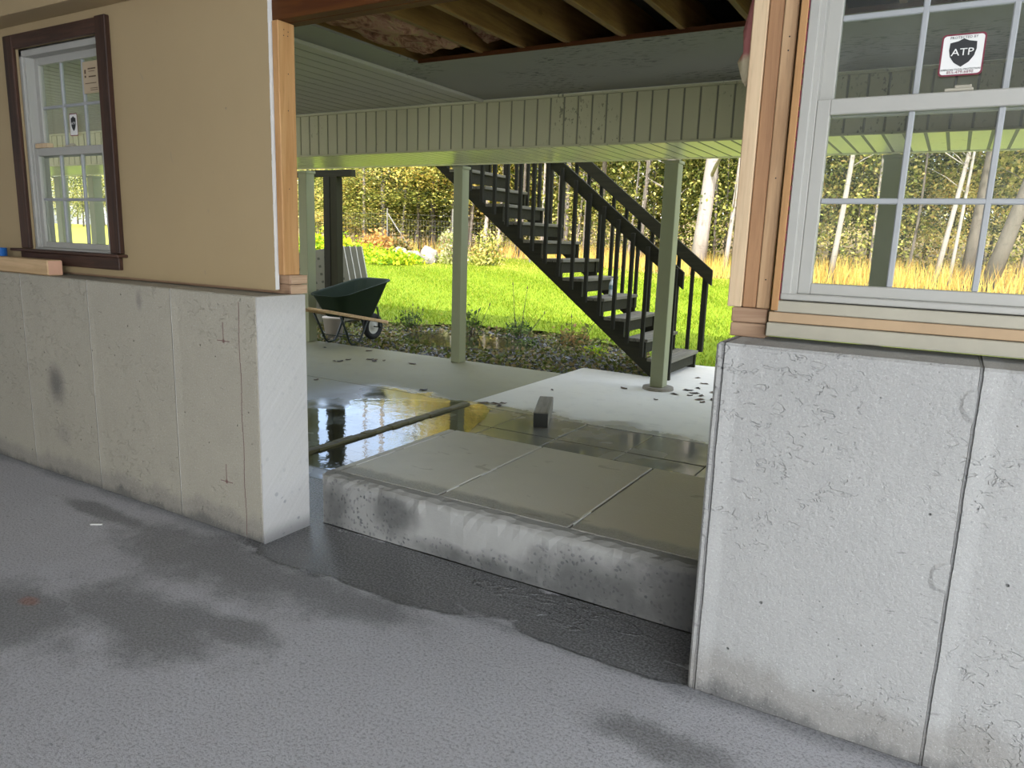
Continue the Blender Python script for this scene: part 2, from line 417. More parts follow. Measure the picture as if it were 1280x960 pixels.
def m_water():
    t = NT('rain_water'); p = t.pos()
    h = t.math('ADD', t.noise(t.scale(p, (1, 1, 1)), 7, 3, 0.5), t.math('MULTIPLY', t.noise(p, 30, 2, 0.5), 0.2))
    nr = t.bump(h, 0.06, 0.02)
    gl = t.n('ShaderNodeBsdfGlossy'); gl.inputs['Roughness'].default_value = 0.02; t.put(gl.inputs['Normal'], nr)
    tr = t.n('ShaderNodeBsdfTransparent'); tr.inputs[0].default_value = (0.55, 0.56, 0.5, 1)
    mx = t.n('ShaderNodeMixShader')
    t.put(mx.inputs[0], t.schlick(0.10, nr))
    t.put(mx.inputs[1], tr.outputs[0]); t.put(mx.inputs[2], gl.outputs[0])
    return t.done(mx.outputs[0])

def m_leaf(name, stops, transl=0.45, rough=0.55, use_object=False):
    t = NT(name)
    r = t.rnd() if use_object else t.island()
    col = t.ramp(r, stops)
    d = t.bsdf(col, rough, spec=0.25)
    tl = t.n('ShaderNodeBsdfTranslucent'); t.put(tl.inputs[0], col)
    mx = t.n('ShaderNodeMixShader'); mx.inputs[0].default_value = transl
    t.put(mx.inputs[1], d); t.put(mx.inputs[2], tl.outputs[0])
    return t.done(mx.outputs[0])

def m_bark(name, c1, c2):
    t = NT(name); p = t.pos()
    f = t.noise(t.scale(p, (9, 9, 2.2)), 1.6, 5, 0.65, 0.5)
    b = t.smooth(t.noise(t.scale(p, (3, 3, 14)), 1.2, 3, 0.6), 0.62, 0.68)
    col = t.mix(f, c1, c2)
    col = t.mix(t.math('MULTIPLY', b, 0.35), col, tuple(v*0.35 for v in c1))
    return t.done(t.bsdf(col, 0.85, t.bump(f, 0.5, 0.02), spec=0.15))

def m_lawn():
    t = NT('lawn_turf'); p = t.pos()
    a = t.noise(p, 1.1, 5, 0.65); b = t.noise(t.scale(p, (1, 1, 1)), 25, 4, 0.7)
    col = t.mix(a, (0.115, 0.20, 0.008), (0.20, 0.285, 0.014))
    col = t.mix(t.math('MULTIPLY', b, 0.5), col, (0.22, 0.29, 0.022))
    y = t.xyz(p)[1]
    dry = t.math('MULTIPLY', t.smooth(t.math('ADD', y, t.math('MULTIPLY', a, 4)), 20.5, 24.0), 0.55)
    col = t.mix(dry, col, (0.50, 0.44, 0.10))
    return t.done(t.bsdf(col, 0.8, t.bump(b, 0.6, 0.03), spec=0.15))

def m_soil(name, c1, c2, sc=8):
    t = NT(name); p = t.pos()
    a = t.noise(p, sc, 6, 0.7)
    return t.done(t.bsdf(t.mix(a, c1, c2), 0.9, t.bump(a, 0.8, 0.03), spec=0.2))

def m_insul():
    t = NT('fibreglass_insulation'); p = t.pos()
    a = t.noise(t.scale(p, (5, 3, 5)), 1.5, 5, 0.65, 2.2)
    col = t.ramp(a, [(0.25, (0.06, 0.034, 0.018)), (0.42, (0.22, 0.11, 0.065)), (0.52, (0.38, 0.22, 0.14)), (0.64, (0.34, 0.26, 0.12)), (0.8, (0.48, 0.36, 0.24))])
    return t.done(t.bsdf(col, 0.95, t.bump(a, 1.0, 0.05), spec=0.05))

M = {}
WALLBASE = (0.47, 0.465, 0.45)
M['found_left'] = m_foundation('painted_foundation_left', (0.395, 0.365, 0.295), (-4.79, -4.09, -3.355), 0.12, 0.35,
    spots=((-4.49, 0.57, 0.10, 0.13, 0.75, (0.10, 0.095, 0.09)), (-3.62, 1.13, 0.03, 0.06, 0.5, (0.15, 0.14, 0.13)),
           (-2.965, 0.98, 0.012, 0.012, 0.9, (0.12, 0.05, 0.04)), (-2.985, 0.27, 0.012, 0.012, 0.9, (0.12, 0.05, 0.04)),
           (-4.45, 0.27, 0.10, 0.07, 0.25, (0.18, 0.17, 0.17))), seam_dark=-0.8)
M['found_right'] = m_foundation('painted_foundation_right', (0.37, 0.365, 0.35), (-0.587, 0.10, 0.79), 0.16, 0.8, seam_dark=0.55)
M['cut'] = m_cut_face()
M['floor'] = m_floor()
M['patio_l'] = m_patio('patio_concrete_left', (0.285, 0.28, 0.175))
M['patio_r'] = m_patio('patio_concrete_right', (0.70, 0.69, 0.60))
M['paver'] = m_patio('paver_concrete', (0.42, 0.41, 0.35))
M['step_top'] = m_step_top()
M['step_face'] = m_step_face()
M['drywall'] = m_drywall()
M['plain_wall'] = m_plain('white_wall_paint', (0.62, 0.61, 0.58), 0.7)
M['lumber'] = m_wood('new_lumber', (0.44, 0.225, 0.085), (0.54, 0.305, 0.13), 2)
M['lumber_x'] = m_wood('new_lumber_lengthwise', (0.50, 0.33, 0.17), (0.66, 0.46, 0.26), 0)
M['lumber_pale'] = m_wood('pale_lumber', (0.54, 0.38, 0.23), (0.65, 0.49, 0.31), 2, knots=False)
M['stud_dark'] = m_wood('aged_brown_stud', (0.27, 0.14, 0.07), (0.40, 0.22, 0.11), 2)
M['stud_mid'] = m_wood('weathered_stud', (0.42, 0.25, 0.13), (0.55, 0.36, 0.20), 2)
M['jamb'] = m_wood('stained_jamb', (0.38, 0.20, 0.08), (0.50, 0.28, 0.12), 2)
M['header'] = m_wood('aged_header', (0.06, 0.014, 0.0012), (0.10, 0.032, 0.004), 0)
M['plate'] = m_wood('aged_sill_plate', (0.30, 0.18, 0.11), (0.45, 0.30, 0.19), 0)
M['plate_end'] = m_wood('end_grain', (0.36, 0.23, 0.14), (0.52, 0.36, 0.24), 1, knots=False, scale=1.5)
M['casing'] = m_wood('dark_stained_casing', (0.028, 0.014, 0.009), (0.075, 0.034, 0.021), 2, rough=0.5, knots=False)
M['casing_x'] = m_wood('dark_stained_casing_horizontal', (0.035, 0.018, 0.012), (0.085, 0.04, 0.026), 0, rough=0.5, knots=False)
M['joist'] = m_wood('aged_joist', (0.15, 0.075, 0.018), (0.24, 0.14, 0.04), 1)
M['deck_dark'] = m_wood('dark_stained_stair_wood', (0.016, 0.017, 0.008), (0.028, 0.027, 0.013), 0, rough=0.75, knots=False)
M['deck_dark_z'] = m_wood('dark_stained_upright_wood', (0.014, 0.015, 0.009), (0.026, 0.025, 0.015), 2, rough=0.75, knots=False)
M['tread'] = m_wood('weathered_tread', (0.12, 0.115, 0.085), (0.22, 0.21, 0.165), 1, rough=0.7, knots=False)
M['vinyl'] = m_plain('aged_white_vinyl', (0.375, 0.365, 0.33), 0.45, 0.08)
M['vinyl_dirty'] = m_plain('cream_trim_paint', (0.37, 0.34, 0.265), 0.55, 0.14)
M['muntin'] = m_plain('grey_muntin', (0.33, 0.34, 0.345), 0.45, 0.06)
M['sheath'] = m_plain('tan_sheathing', (0.42, 0.29, 0.17), 0.7, 0.15)
M['glass'] = m_glass()
M['siding'] = m_mould('cream_fascia_vinyl', (0.53, 0.52, 0.32), 0.75, (2.6, 2.6, 1.5), 0.5, 0.60)
M['soffit'] = m_mould('cream_soffit_vinyl', (0.88, 0.87, 0.55), 0.25, (1.5, 1.5, 1.5), 0.30, 0.60, 1.0)
M['ceil'] = m_mould('mouldy_ceiling_board', (0.235, 0.23, 0.195), 0.85, (0.9, 2.6, 1.0), 0.6, 0.555)
M['board'] = m_mould('painted_ceiling_board', (0.44, 0.43, 0.345), 0.3, (1, 1, 1))
M['groove'] = m_plain('shaded_groove_vinyl', (0.22, 0.22, 0.15), 0.6)  # panel backing darkened: groove shade is put into its colour
M['post'] = m_plain('cream_post_paint', (0.29, 0.31, 0.185), 0.55, 0.06, 0.1)
M['footing'] = m_soil('footing_concrete', (0.22, 0.20, 0.16), (0.36, 0.34, 0.28), 14)
M['insul'] = m_insul()
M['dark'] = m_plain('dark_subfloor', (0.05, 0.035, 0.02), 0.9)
M['roof'] = m_plain('house_siding', (0.5, 0.5, 0.47), 0.8)
M['green'] = m_plain('green_barrow_plastic', (0.010, 0.023, 0.010), 0.7, 0.15, spec=0.25)
M['steel'] = m_plain('black_steel', (0.012, 0.022, 0.020), 0.45, 0.1)
M['rubber'] = m_plain('tyre_rubber', (0.016, 0.018, 0.017), 0.8)
M['rim'] = m_plain('cream_wheel_rim', (0.50, 0.50, 0.42), 0.5)
M['pale_mark'] = m_plain('pale_print', (0.30, 0.36, 0.33), 0.6)
M['bucket'] = m_plain('beige_plastic', (0.52, 0.47, 0.40), 0.55)
M['foam'] = m_plain('grey_panel_face', (0.17, 0.17, 0.125), 0.7, 0.15)
M['panel_white'] = m_plain('white_panel_edge', (0.72, 0.72, 0.66), 0.6)
M['blue'] = m_plain('blue_tape', (0.02, 0.13, 0.42), 0.5)
M['white'] = m_plain('white_paint', (0.74, 0.73, 0.70), 0.5, 0.05)
M['black'] = m_plain('black_print', (0.012, 0.013, 0.014), 0.5)
M['red'] = m_plain('dark_red_print', (0.16, 0.012, 0.03), 0.5)
M['tan_paper'] = m_plain('tan_paper', (0.46, 0.36, 0.24), 0.7, 0.06)
M['brown_ink'] = m_plain('brown_ink', (0.10, 0.06, 0.03), 0.7)
M['water'] = m_water()
M['bottle'] = m_plain('clear_plastic', (0.62, 0.68, 0.68), 0.15)
M['bottle_label'] = m_plain('bottle_label', (0.20, 0.32, 0.38), 0.4)
M['block'] = m_wood('wet_offcut', (0.17, 0.16, 0.125), (0.29, 0.27, 0.22), 1, knots=False)
M['block_end'] = m_plain('dark_end', (0.035, 0.038, 0.03), 0.6)  # near end of the offcut, darker than its sides
M['deadleaf'] = m_leaf('dead_leaf', [(0.0, (0.03, 0.025, 0.02)), (0.5, (0.07, 0.045, 0.03)), (1.0, (0.13, 0.08, 0.045))], 0.1, use_object=True)
M['lawn'] = m_lawn()
M['grass'] = m_leaf('grass_blade', [(0.0, (0.09, 0.175, 0.005)), (0.5, (0.18, 0.28, 0.009)), (0.85, (0.27, 0.335, 0.02)), (1.0, (0.40, 0.37, 0.07))], 0.4)
M['straw'] = m_leaf('tall_dry_grass', [(0.0, (0.62, 0.36, 0.08)), (0.4, (0.78, 0.52, 0.14)), (0.75, (0.70, 0.60, 0.20)), (1.0, (0.42, 0.48, 0.10))], 0.4)
M['forest_floor'] = m_soil('forest_floor_litter', (0.10, 0.075, 0.035), (0.30, 0.22, 0.09), 3)
M['soil'] = m_soil('garden_bed_soil', (0.045, 0.042, 0.03), (0.13, 0.12, 0.09), 11)
M['gravel'] = m_leaf('bed_gravel', [(0.0, (0.06, 0.065, 0.06)), (0.5, (0.14, 0.145, 0.14)), (1.0, (0.36, 0.37, 0.37))], 0.0)
M['litter'] = m_leaf('bed_leaf_litter', [(0.0, (0.06, 0.08, 0.015)), (0.5, (0.17, 0.20, 0.04)), (0.8, (0.22, 0.17, 0.07)), (1.0, (0.33, 0.26, 0.13))], 0.2)
M['drive'] = m_soil('driveway_gravel', (0.26, 0.25, 0.24), (0.42, 0.41, 0.40), 6)
M['stone'] = m_soil('pale_fieldstone', (0.17, 0.16, 0.15), (0.33, 0.31, 0.295), 5)
M['bark_pale'] = m_bark('pale_bark', (0.20, 0.175, 0.16), (0.44, 0.40, 0.38))
M['bark_grey'] = m_bark('grey_bark', (0.075, 0.065, 0.055), (0.20, 0.175, 0.155))
M['bark_dark'] = m_bark('dark_bark', (0.05, 0.042, 0.034), (0.15, 0.13, 0.10))
M['wire'] = m_plain('fence_wire', (0.15, 0.15, 0.14), 0.5)
G1, G2, Y1, Y2, O1, DK = (0.06, 0.085, 0.018), (0.20, 0.24, 0.05), (0.50, 0.50, 0.13), (0.74, 0.68, 0.24), (0.66, 0.44, 0.15), (0.028, 0.04, 0.014)
M['leaf_green'] = m_leaf('leaves_green', [(0.0, DK), (0.3, G1), (0.6, G2), (0.85, Y1), (1.0, Y2)])
M['leaf_mix'] = m_leaf('leaves_green_gold', [(0.0, G1), (0.3, G2), (0.6, Y1), (0.85, Y2), (1.0, O1)])
M['leaf_gold'] = m_leaf('leaves_gold', [(0.0, Y1), (0.35, Y2), (0.75, (0.78, 0.58, 0.16)), (1.0, O1)])
M['leaf_bright'] = m_leaf('leaves_bright_green', [(0.0, (0.10, 0.26, 0.015)), (0.4, (0.30, 0.46, 0.02)), (0.8, (0.58, 0.62, 0.03)), (1.0, (0.70, 0.62, 0.05))])
M['leaf_russet'] = m_leaf('leaves_russet', [(0.0, (0.28, 0.16, 0.05)), (0.5, (0.55, 0.30, 0.09)), (1.0, (0.70, 0.45, 0.16))])
M['leaf_flower'] = m_leaf('leaves_pale_flower', [(0.0, (0.16, 0.22, 0.05)), (0.5, (0.40, 0.42, 0.16)), (0.75, (0.55, 0.52, 0.32)), (1.0, (0.85, 0.80, 0.70))])
M['leaf_bed'] = m_leaf('leaves_bed_plant', [(0.0, (0.035, 0.07, 0.02)), (0.6, (0.11, 0.17, 0.04)), (1.0, (0.20, 0.26, 0.07))])
M['leaf_bedbrown'] = m_leaf('leaves_fading_plant', [(0.0, (0.07, 0.10, 0.03)), (0.4, (0.22, 0.22, 0.06)), (0.7, (0.34, 0.22, 0.08)), (1.0, (0.42, 0.26, 0.12))])

# ------------------------------------------------------------------ mesh helpers
def link(name, me, mat=None, parent=None, loc=None, rot=None):
    o = bpy.data.objects.new(name, me); COL.objects.link(o)
    if mat is not None and me is not None and len(me.materials) == 0: me.materials.append(mat)
    if parent is not None: o.parent = parent
    if loc is not None: o.location = loc
    if rot is not None: o.rotation_euler = rot
    return o
def tag(o, label=None, cat=None, group=None, kind=None):
    if label: o['label'] = label
    if cat: o['category'] = cat
    if group: o['group'] = group
    if kind: o['kind'] = kind
    return o
def empty(name, loc=(0, 0, 0), rotz=0.0, kind=None):
    o = bpy.data.objects.new(name, None); COL.objects.link(o)
    o.empty_display_size = 0.1
    o.location = loc; o.rotation_euler = (0, 0, rotz)
    if kind: o['kind'] = kind
    return o

class MB:
    """collects shapes, then links them as one mesh object"""
    def __init__(self):
        self.v = []; self.f = []; self.mi = []
    def add(self, vs, fs, mi=0):
        b = len(self.v); self.v += [tuple(q) for q in vs]; self.f += [tuple(i + b for i in q) for q in fs]; self.mi += [mi]*len(fs)
        return self
    def box(self, x0, x1, y0, y1, z0, z1, b=0.0, mi=0, mat=None):
        if b <= 0:
            vs = [(x, y, z) for x in (x0, x1) for y in (y0, y1) for z in (z0, z1)]
            fs = [(0, 1, 3, 2), (4, 6, 7, 5), (0, 4, 5, 1), (2, 3, 7, 6), (0, 2, 6, 4), (1, 5, 7, 3)]
        else:
            c = ((x0+x1)/2, (y0+y1)/2, (z0+z1)/2); hx = (abs(x1-x0)/2, abs(y1-y0)/2, abs(z1-z0)/2)
            b = min(b, min(hx)*0.45)
            vs, idx = [], {}
            for sx in (-1, 1):
                for sy in (-1, 1):
                    for sz in (-1, 1):
                        s = (sx, sy, sz)
                        for a in range(3):
                            q = [c[i] + s[i]*(hx[i] - (0 if i == a else b)) for i in range(3)]
                            idx[s, a] = len(vs); vs.append(tuple(q))
            fs = []
            for a in range(3):
                o1, o2 = (a+1) % 3, (a+2) % 3
                for sg in (-1, 1):
                    ring = []
                    for (u, w) in ((-1, -1), (1, -1), (1, 1), (-1, 1)):
                        s = [0, 0, 0]; s[a] = sg; s[o1] = u; s[o2] = w
                        ring.append(idx[tuple(s), a])
                    fs.append(tuple(ring if sg > 0 else ring[::-1]))
            for a in range(3):                       # edge along axis a
                o1, o2 = (a+1) % 3, (a+2) % 3
                for u in (-1, 1):
                    for w in (-1, 1):
                        q = []
                        for sg in (-1, 1):
                            s = [0, 0, 0]; s[a] = sg; s[o1] = u; s[o2] = w; q.append(tuple(s))
                        r = (idx[q[0], o1], idx[q[1], o1], idx[q[1], o2], idx[q[0], o2])
                        fs.append(r if u*w < 0 else r[::-1])
            for sx in (-1, 1):
                for sy in (-1, 1):
                    for sz in (-1, 1):
                        s = (sx, sy, sz); r = (idx[s, 0], idx[s, 1], idx[s, 2])
                        fs.append(r if sx*sy*sz > 0 else r[::-1])
        if mat is not None: vs = [tuple(mat @ Vector(q)) for q in vs]
        return self.add(vs, fs, mi)
    def bar(self, p, q, w, h, b=0.0, up=(0, 0, 1)):
        """box from p to q; w sideways, h along up"""
        p, q = Vector(p), Vector(q); d = q - p; L = d.length; d.normalize()
        s = d.cross(Vector(up)); s.normalize(); u = s.cross(d)
        mt = Matrix(((d.x, s.x, u.x, p.x), (d.y, s.y, u.y, p.y), (d.z, s.z, u.z, p.z), (0, 0, 0, 1)))
        return self.box(0, L, -w/2, w/2, -h/2, h/2, b, mat=mt)
    def tube(self, pts, r, n=8, cap=True):
        pts = [Vector(p) for p in pts]; rs = r if isinstance(r, (list, tuple)) else [r]*len(pts)
        vs, fs = [], []
        ref = None
        for i, p in enumerate(pts):
            d = (pts[min(i+1, len(pts)-1)] - pts[max(i-1, 0)]).normalized()
            if ref is None:
                ref = d.orthogonal().normalized()
            a = (ref - d*ref.dot(d)).normalized(); ref = a
            bb = d.cross(a)
            for k in range(n):
                t = 2*math.pi*k/n
                vs.append(p + (a*math.cos(t) + bb*math.sin(t))*rs[i])
        for i in range(len(pts)-1):
            for k in range(n):
                fs.append((i*n+k, i*n+(k+1) % n, (i+1)*n+(k+1) % n, (i+1)*n+k))
        if cap:
            fs.append(tuple(range(n))[::-1]); fs.append(tuple((len(pts)-1)*n+k for k in range(n)))
        return self.add(vs, fs)
    def lathe(self, prof, n=24, c=(0, 0, 0), axis=2):
        vs, fs = [], []
        for (r, h) in prof:
            for k in range(n):
                t = 2*math.pi*k/n
                q = [r*math.cos(t), r*math.sin(t), h]
                if axis == 0: q = [q[2], q[0], q[1]]
                vs.append((q[0]+c[0], q[1]+c[1], q[2]+c[2]))
        for i in range(len(prof)-1):
            for k in range(n):
                fs.append((i*n+k, i*n+(k+1) % n, (i+1)*n+(k+1) % n, (i+1)*n+k))
        return self.add(vs, fs)
    def prism(self, poly, y0, y1, plane='xz'):
        """poly in the given plane, extruded along the remaining axis"""
        n = len(poly)
        def P(a, b, c): return (a, c, b) if plane == 'xz' else ((a, b, c) if plane == 'xy' else (c, a, b))
        vs = [P(a, b, y0) for a, b in poly] + [P(a, b, y1) for a, b in poly]
        fs = [tuple(range(n)), tuple(range(2*n-1, n-1, -1))] + [(i, n+i, n+(i+1) % n, (i+1) % n) for i in range(n)]
        return self.add(vs, fs)
    def mesh(self, name, smooth=False):
        me = bpy.data.meshes.new(name)
        me.from_pydata(self.v, [], self.f)
        if any(self.mi): me.polygons.foreach_set('material_index', self.mi)
        if smooth: me.polygons.foreach_set('use_smooth', [True]*len(self.f))
        bm = bmesh.new(); bm.from_mesh(me)
        bmesh.ops.recalc_face_normals(bm, faces=bm.faces); bm.to_mesh(me); bm.free()
        me.update()
        return me
    def build(self, name, mat, parent=None, loc=None, rot=None, smooth=False):
        me = self.mesh(name, smooth)
        for m in (mat if isinstance(mat, (list, tuple)) else [mat]): me.materials.append(m)
        return link(name, me, None, parent, loc, rot)

def raw_mesh(name, V, F):
    """V (n,3) array, F (m,k) array, fast"""
    V = np.asarray(V, np.float32); F = np.asarray(F, np.int32)
    me = bpy.data.meshes.new(name)
    me.vertices.add(len(V)); me.vertices.foreach_set('co', V.ravel())
    k = F.shape[1]
    me.loops.add(F.size); me.loops.foreach_set('vertex_index', F.ravel())
    me.polygons.add(len(F))
    me.polygons.foreach_set('loop_start', np.arange(0, F.size, k, dtype=np.int32))
    me.update(calc_edges=True)
    return me

def leaf_quads(C, size, rng, aspect=0.6, flat=0.0, droop=None):
    """diamond leaves at centres C"""
    n = len(C)
    a = rng.normal(size=(n, 3)); a[:, 2] *= (1-flat); a /= np.linalg.norm(a, axis=1, keepdims=True)
    b = rng.normal(size=(n, 3)); b[:, 2] *= (1-flat)
    b -= a*np.sum(a*b, axis=1, keepdims=True); b /= np.linalg.norm(b, axis=1, keepdims=True)
    s = (size*(0.6+0.8*rng.random(n)))[:, None]
    V = np.stack([C-a*s*0.5, C+b*s*0.5*aspect, C+a*s*0.5, C-b*s*0.5*aspect], 1).reshape(-1, 3)
    F = np.arange(4*n).reshape(n, 4)
    return V, F

def blades(P, h, w, rng, lean=0.35):
    n = len(P)
    ang = rng.random(n)*2*math.pi
    d = np.stack([np.cos(ang), np.sin(ang), np.zeros(n)], 1)
    hh = (h*(0.55+0.9*rng.random(n)))[:, None]
    ln = rng.normal(size=(n, 3))*lean; ln[:, 2] = 1.0
    V = np.stack([P-d*w/2, P+d*w/2, P+ln*hh], 1).reshape(-1, 3)
    return V, np.arange(3*n).reshape(n, 3)

def text_mesh(s, size, extrude=0.0003, sx=1.0):
    cu = bpy.data.curves.new('lettering', 'FONT')
    cu.body = s; cu.size = size; cu.align_x = 'CENTER'; cu.align_y = 'CENTER'; cu.extrude = extrude; cu.resolution_u = 2
    o = bpy.data.objects.new('lettering', cu); COL.objects.link(o)
    bpy.context.view_layer.update()
    dg = bpy.context.evaluated_depsgraph_get()
    me = bpy.data.meshes.new_from_object(o.evaluated_get(dg))
    bpy.data.objects.remove(o)
    bpy.data.curves.remove(cu)
    for v in me.vertices: v.co.x *= sx
    me.materials.clear()
    return me

def tz(y):
    """height of the ground beyond the patio"""
    return np.where(y < 9.5, -0.06, -0.06 + 0.058*(np.asarray(y, float)-9.5))

# ================================================================== SETTING: garage
floor = MB()
floor.box(-7.5, 4.5, -5.2, 2.66, -0.2, 0.0)
floor.box(-7.5, -2.70, 2.66, 3.2, -0.2, -0.001)
tag(floor.build('floor', M['floor']), kind='structure')

def wall_obj(name, mb, mats): return tag(mb.build(name, mats), kind='structure')
# left: foundation + plasterboard with a window hole
FT, FZ = 2.60, 1.207
wl = MB(); wl.box(-7.5, -2.731, 2.30, FT, 0, FZ, 0.006); wl.box(-2.732, -2.725, 2.302, FT-0.002, 0, FZ-0.003, 0, 1)
left = wall_obj('wall_left', wl, [M['found_left'], M['cut']])
dw = MB()
WX0, WX1, WZ0, WZ1 = -4.93, -4.06, 1.33, 2.51
for (a, b, c, d) in ((-7.5, WX0, 1.225, 2.9), (WX1, -2.775, 1.225, 2.9), (WX0, WX1, 1.225, WZ0), (WX0, WX1, WZ1, 2.9)):
    dw.box(a, b, 2.462, 2.478, c, d)
tag(dw.build('plasterboard', M['drywall'], left))
ck = MB()
for i in range(24):
    z = 0.02+i*0.048; a = 0.003*math.sin(i*0.9)
    ck.box(-2.852+a, -2.8485+a, 2.2992, 2.301, z, z+0.049)
tag(ck.build('chalk_line', m_plain('faded_chalk', (0.15, 0.085, 0.075), 0.8), left), 'thin dark reddish vertical line')
for (x, z) in ((-2.965, 0.98), (-2.985, 0.27)):
    ck = MB(); ck.box(x-0.045, x+0.045, 2.2992, 2.301, z-0.0018, z+0.0018); ck.box(x-0.0018, x+0.0018, 2.2992, 2.301, z-0.01, z+0.09)
    tag(ck.build('chalk_mark', m_plain('faded_chalk', (0.17, 0.09, 0.08), 0.8), left), 'small reddish cross mark')
sh = MB()
for (a, b, c, d) in ((-7.5, WX0, 1.30, 2.9), (WX1, -2.78, 1.30, 2.9), (WX0, WX1, 1.30, WZ0), (WX0, WX1, WZ1, 2.9)):
    sh.box(a, b, 2.585, 2.60, c, d)
sh.build('sheathing', M['plain_wall'], left)
so = MB(); so.box(-7.5, -2.775, 2.315, 2.462, 2.635, 2.9, 0.004)
so.build('boxed_soffit', M['drywall'], left)
bead = MB()
zs = np.linspace(1.23, 2.9, 60)
for i in range(59):
    j = 0.002*random.random()
    bead.box(-2.776, -2.7705+j, 2.4605-j, 2.479, zs[i], zs[i+1])
tag(bead.build('plasterboard_edge', M['white'], left), 'broken white gypsum edge')
# right: foundation + board bands + siding above beyond the window
wr = MB(); wr.box(-0.612, 4.5, 2.30, FT, 0, FZ, 0.008)
right = wall_obj('wall_right', wr, [M['found_right']])
RW0 = -0.467
b1 = MB(); b1.box(-0.50, 1.1, 2.462, 2.60, 1.222, 1.266, 0.003); b1.build('white_board', M['vinyl_dirty'], right)
b2 = MB(); b2.box(-0.498, 1.1, 2.475, 2.60, 1.268, 1.300, 0.002); b2.build('tan_board', M['sheath'], right)
b3 = MB(); b3.box(-0.482, 1.1, 2.468, 2.60, 1.302, 1.338, 0.003); b3.build('cream_board', M['vinyl_dirty'], right)
pw = MB(); pw.box(0.3645, 4.5, 2.462, 2.60, 1.34, 2.9); pw.box(1.1, 4.5, 2.462, 2.60, 1.207, 1.34); pw.box(-0.46, 0.3645, 2.48, 2.60, 2.52, 2.9)
pw.build('plasterboard', M['drywall'], right)

# the rest of the garage, behind the camera: two wide open doors let the daylight in
g = MB(); g.box(-7.7, -7.5, -5.2, 2.6, 0, 2.9); wall_obj('wall_far_left', g, [M['plain_wall']])
g = MB(); g.box(-7.7, 0.9, -5.4, -5.2, 0, 2.9); g.box(4.3, 4.7, -5.4, -5.2, 0, 2.9); g.box(0.9, 4.3, -5.4, -5.2, 2.4, 2.9)
wall_obj('wall_back', g, [M['plain_wall']])
g = MB(); g.box(4.5, 4.7, -5.4, -4.0, 0, 2.9); g.box(4.5, 4.7, 0.8, 6.1, 0, 2.9); g.box(4.5, 4.7, -4.0, 0.8, 2.4, 2.9)
wall_obj('wall_far_right', g, [M['plain_wall']])
g = MB(); g.box(-7.7, 4.7, -5.4, 2.44, 2.9, 3.04); wall_obj('ceiling', g, [M['plain_wall']])
g = MB(); g.box(-17.5, 5.2, -5.6, 6.14, 3.06, 6.9); g.box(-17.5, 5.2, 6.17, 7.42, 2.47, 2.86)
wall_obj('house_upper_storey', g, [M['roof']])
g = MB(); g.box(-17.0, 4.7, 2.60, 6.12, 3.035, 3.06); wall_obj('subfloor', g, [M['dark']])
g = MB(); g.box(-60, 60, -60, -5.4, -0.3, -0.03); g.box(4.7, 60, -5.4, 9.4, -0.3, -0.03); wall_obj('driveway', g, [M['drive']])

# ------------------------------------------------------------------ framing
g = MB(); g.box(-2.77, -0.46, 2.478, 2.535, 2.43, 2.68, 0.003)
tag(g.build('header_beam', M['header']), 'reddish brown header beam spanning the top of the opening', 'beam')
g2 = MB(); g2.box(-2.77, -0.46, 2.538, 2.598, 2.43, 2.68, 0.003)
tag(g2.build('header_beam', M['header']), 'second header beam, on the porch side behind the front one', 'beam')
g = MB(); g.box(-2.764, -2.725, 2.470, 2.568, 1.3005, 2.4295, 0.003)
st = tag(g.build('wall_stud', M['lumber']), 'new pale pine stud at the left edge of the opening', 'stud')
n = MB()
for (yy, zz) in ((2.505, 2.395), (2.53, 2.39), (2.503, 2.37), (2.527, 2.372), (2.52, 2.05), (2.515, 1.70), (2.525, 2.21)):
    n.box(-2.727, -2.7242, yy-0.0022, yy+0.0022, zz-0.0022, zz+0.0022)
tag(n.build('nail_head', M['black'], st), kind='stuff')
st['label'] = 'new pale pine stud at the left edge of the opening'
for k, (z0, z1, lab) in enumerate(((1.2085, 1.254, 'lower weathered sill plate on the left foundation wall'), (1.2555, 1.300, 'upper weathered sill plate under the left pine stud'))):
    p = MB(); p.box(-7.4, -2.722, 2.503, 2.584, z0, z1, 0.003)
    o = tag(p.build('sill_plate', M['plate']), lab, 'sill plate')
    e = MB(); e.box(-2.7215, -2.7165+0.003*k, 2.505, 2.606, z0+0.002, z1-0.001, 0.002)
    tag(e.build('end_grain', M['plate_end'], o), 'pale split end grain')
for k, (x0, x1, y0, mt, lab) in enumerate((
        (-0.640, -0.594, 2.497, 'lumber_pale', 'pale new stud, leftmost of the right hand studs beside the opening'),
        (-0.592, -0.548, 2.503, 'stud_dark', 'dark brown stud, middle of the right hand studs'),
        (-0.546, -0.504, 2.499, 'stud_mid', 'tan weathered stud with nail holes, rightmost of the right hand studs'))):
    p = MB(); p.box(x0, x1, y0, 2.59, 1.306, 2.4295, 0.003)
    o = tag(p.build('wall_stud', M[mt]), lab, 'stud')
    if k == 2:
        n = MB()
        for zz in (1.40, 1.72, 2.10, 2.14): n.box(-0.525, -0.521, y0-0.0008, y0+0.002, zz-0.002, zz+0.002)
        tag(n.build('nail_hole', M['black'], o), kind='stuff')
for k, (z0, z1, lab) in enumerate(((1.2085, 1.254, 'lower sill plate under the right hand studs'), (1.256, 1.304, 'upper sill plate under the right hand studs'))):
    p = MB(); p.box(-0.623, -0.508, 2.497, 2.597, z0, z1, 0.003)
    tag(p.build('sill_plate', M['plate']), lab, 'sill plate')
p = MB(); p.box(-0.492, -0.470, 2.466, 2.58, 1.305, 2.65, 0.002)
jb = tag(p.build('window_jamb_board', M['jamb']), 'orange brown jamb board between the studs and the white window', 'board')
p = MB()
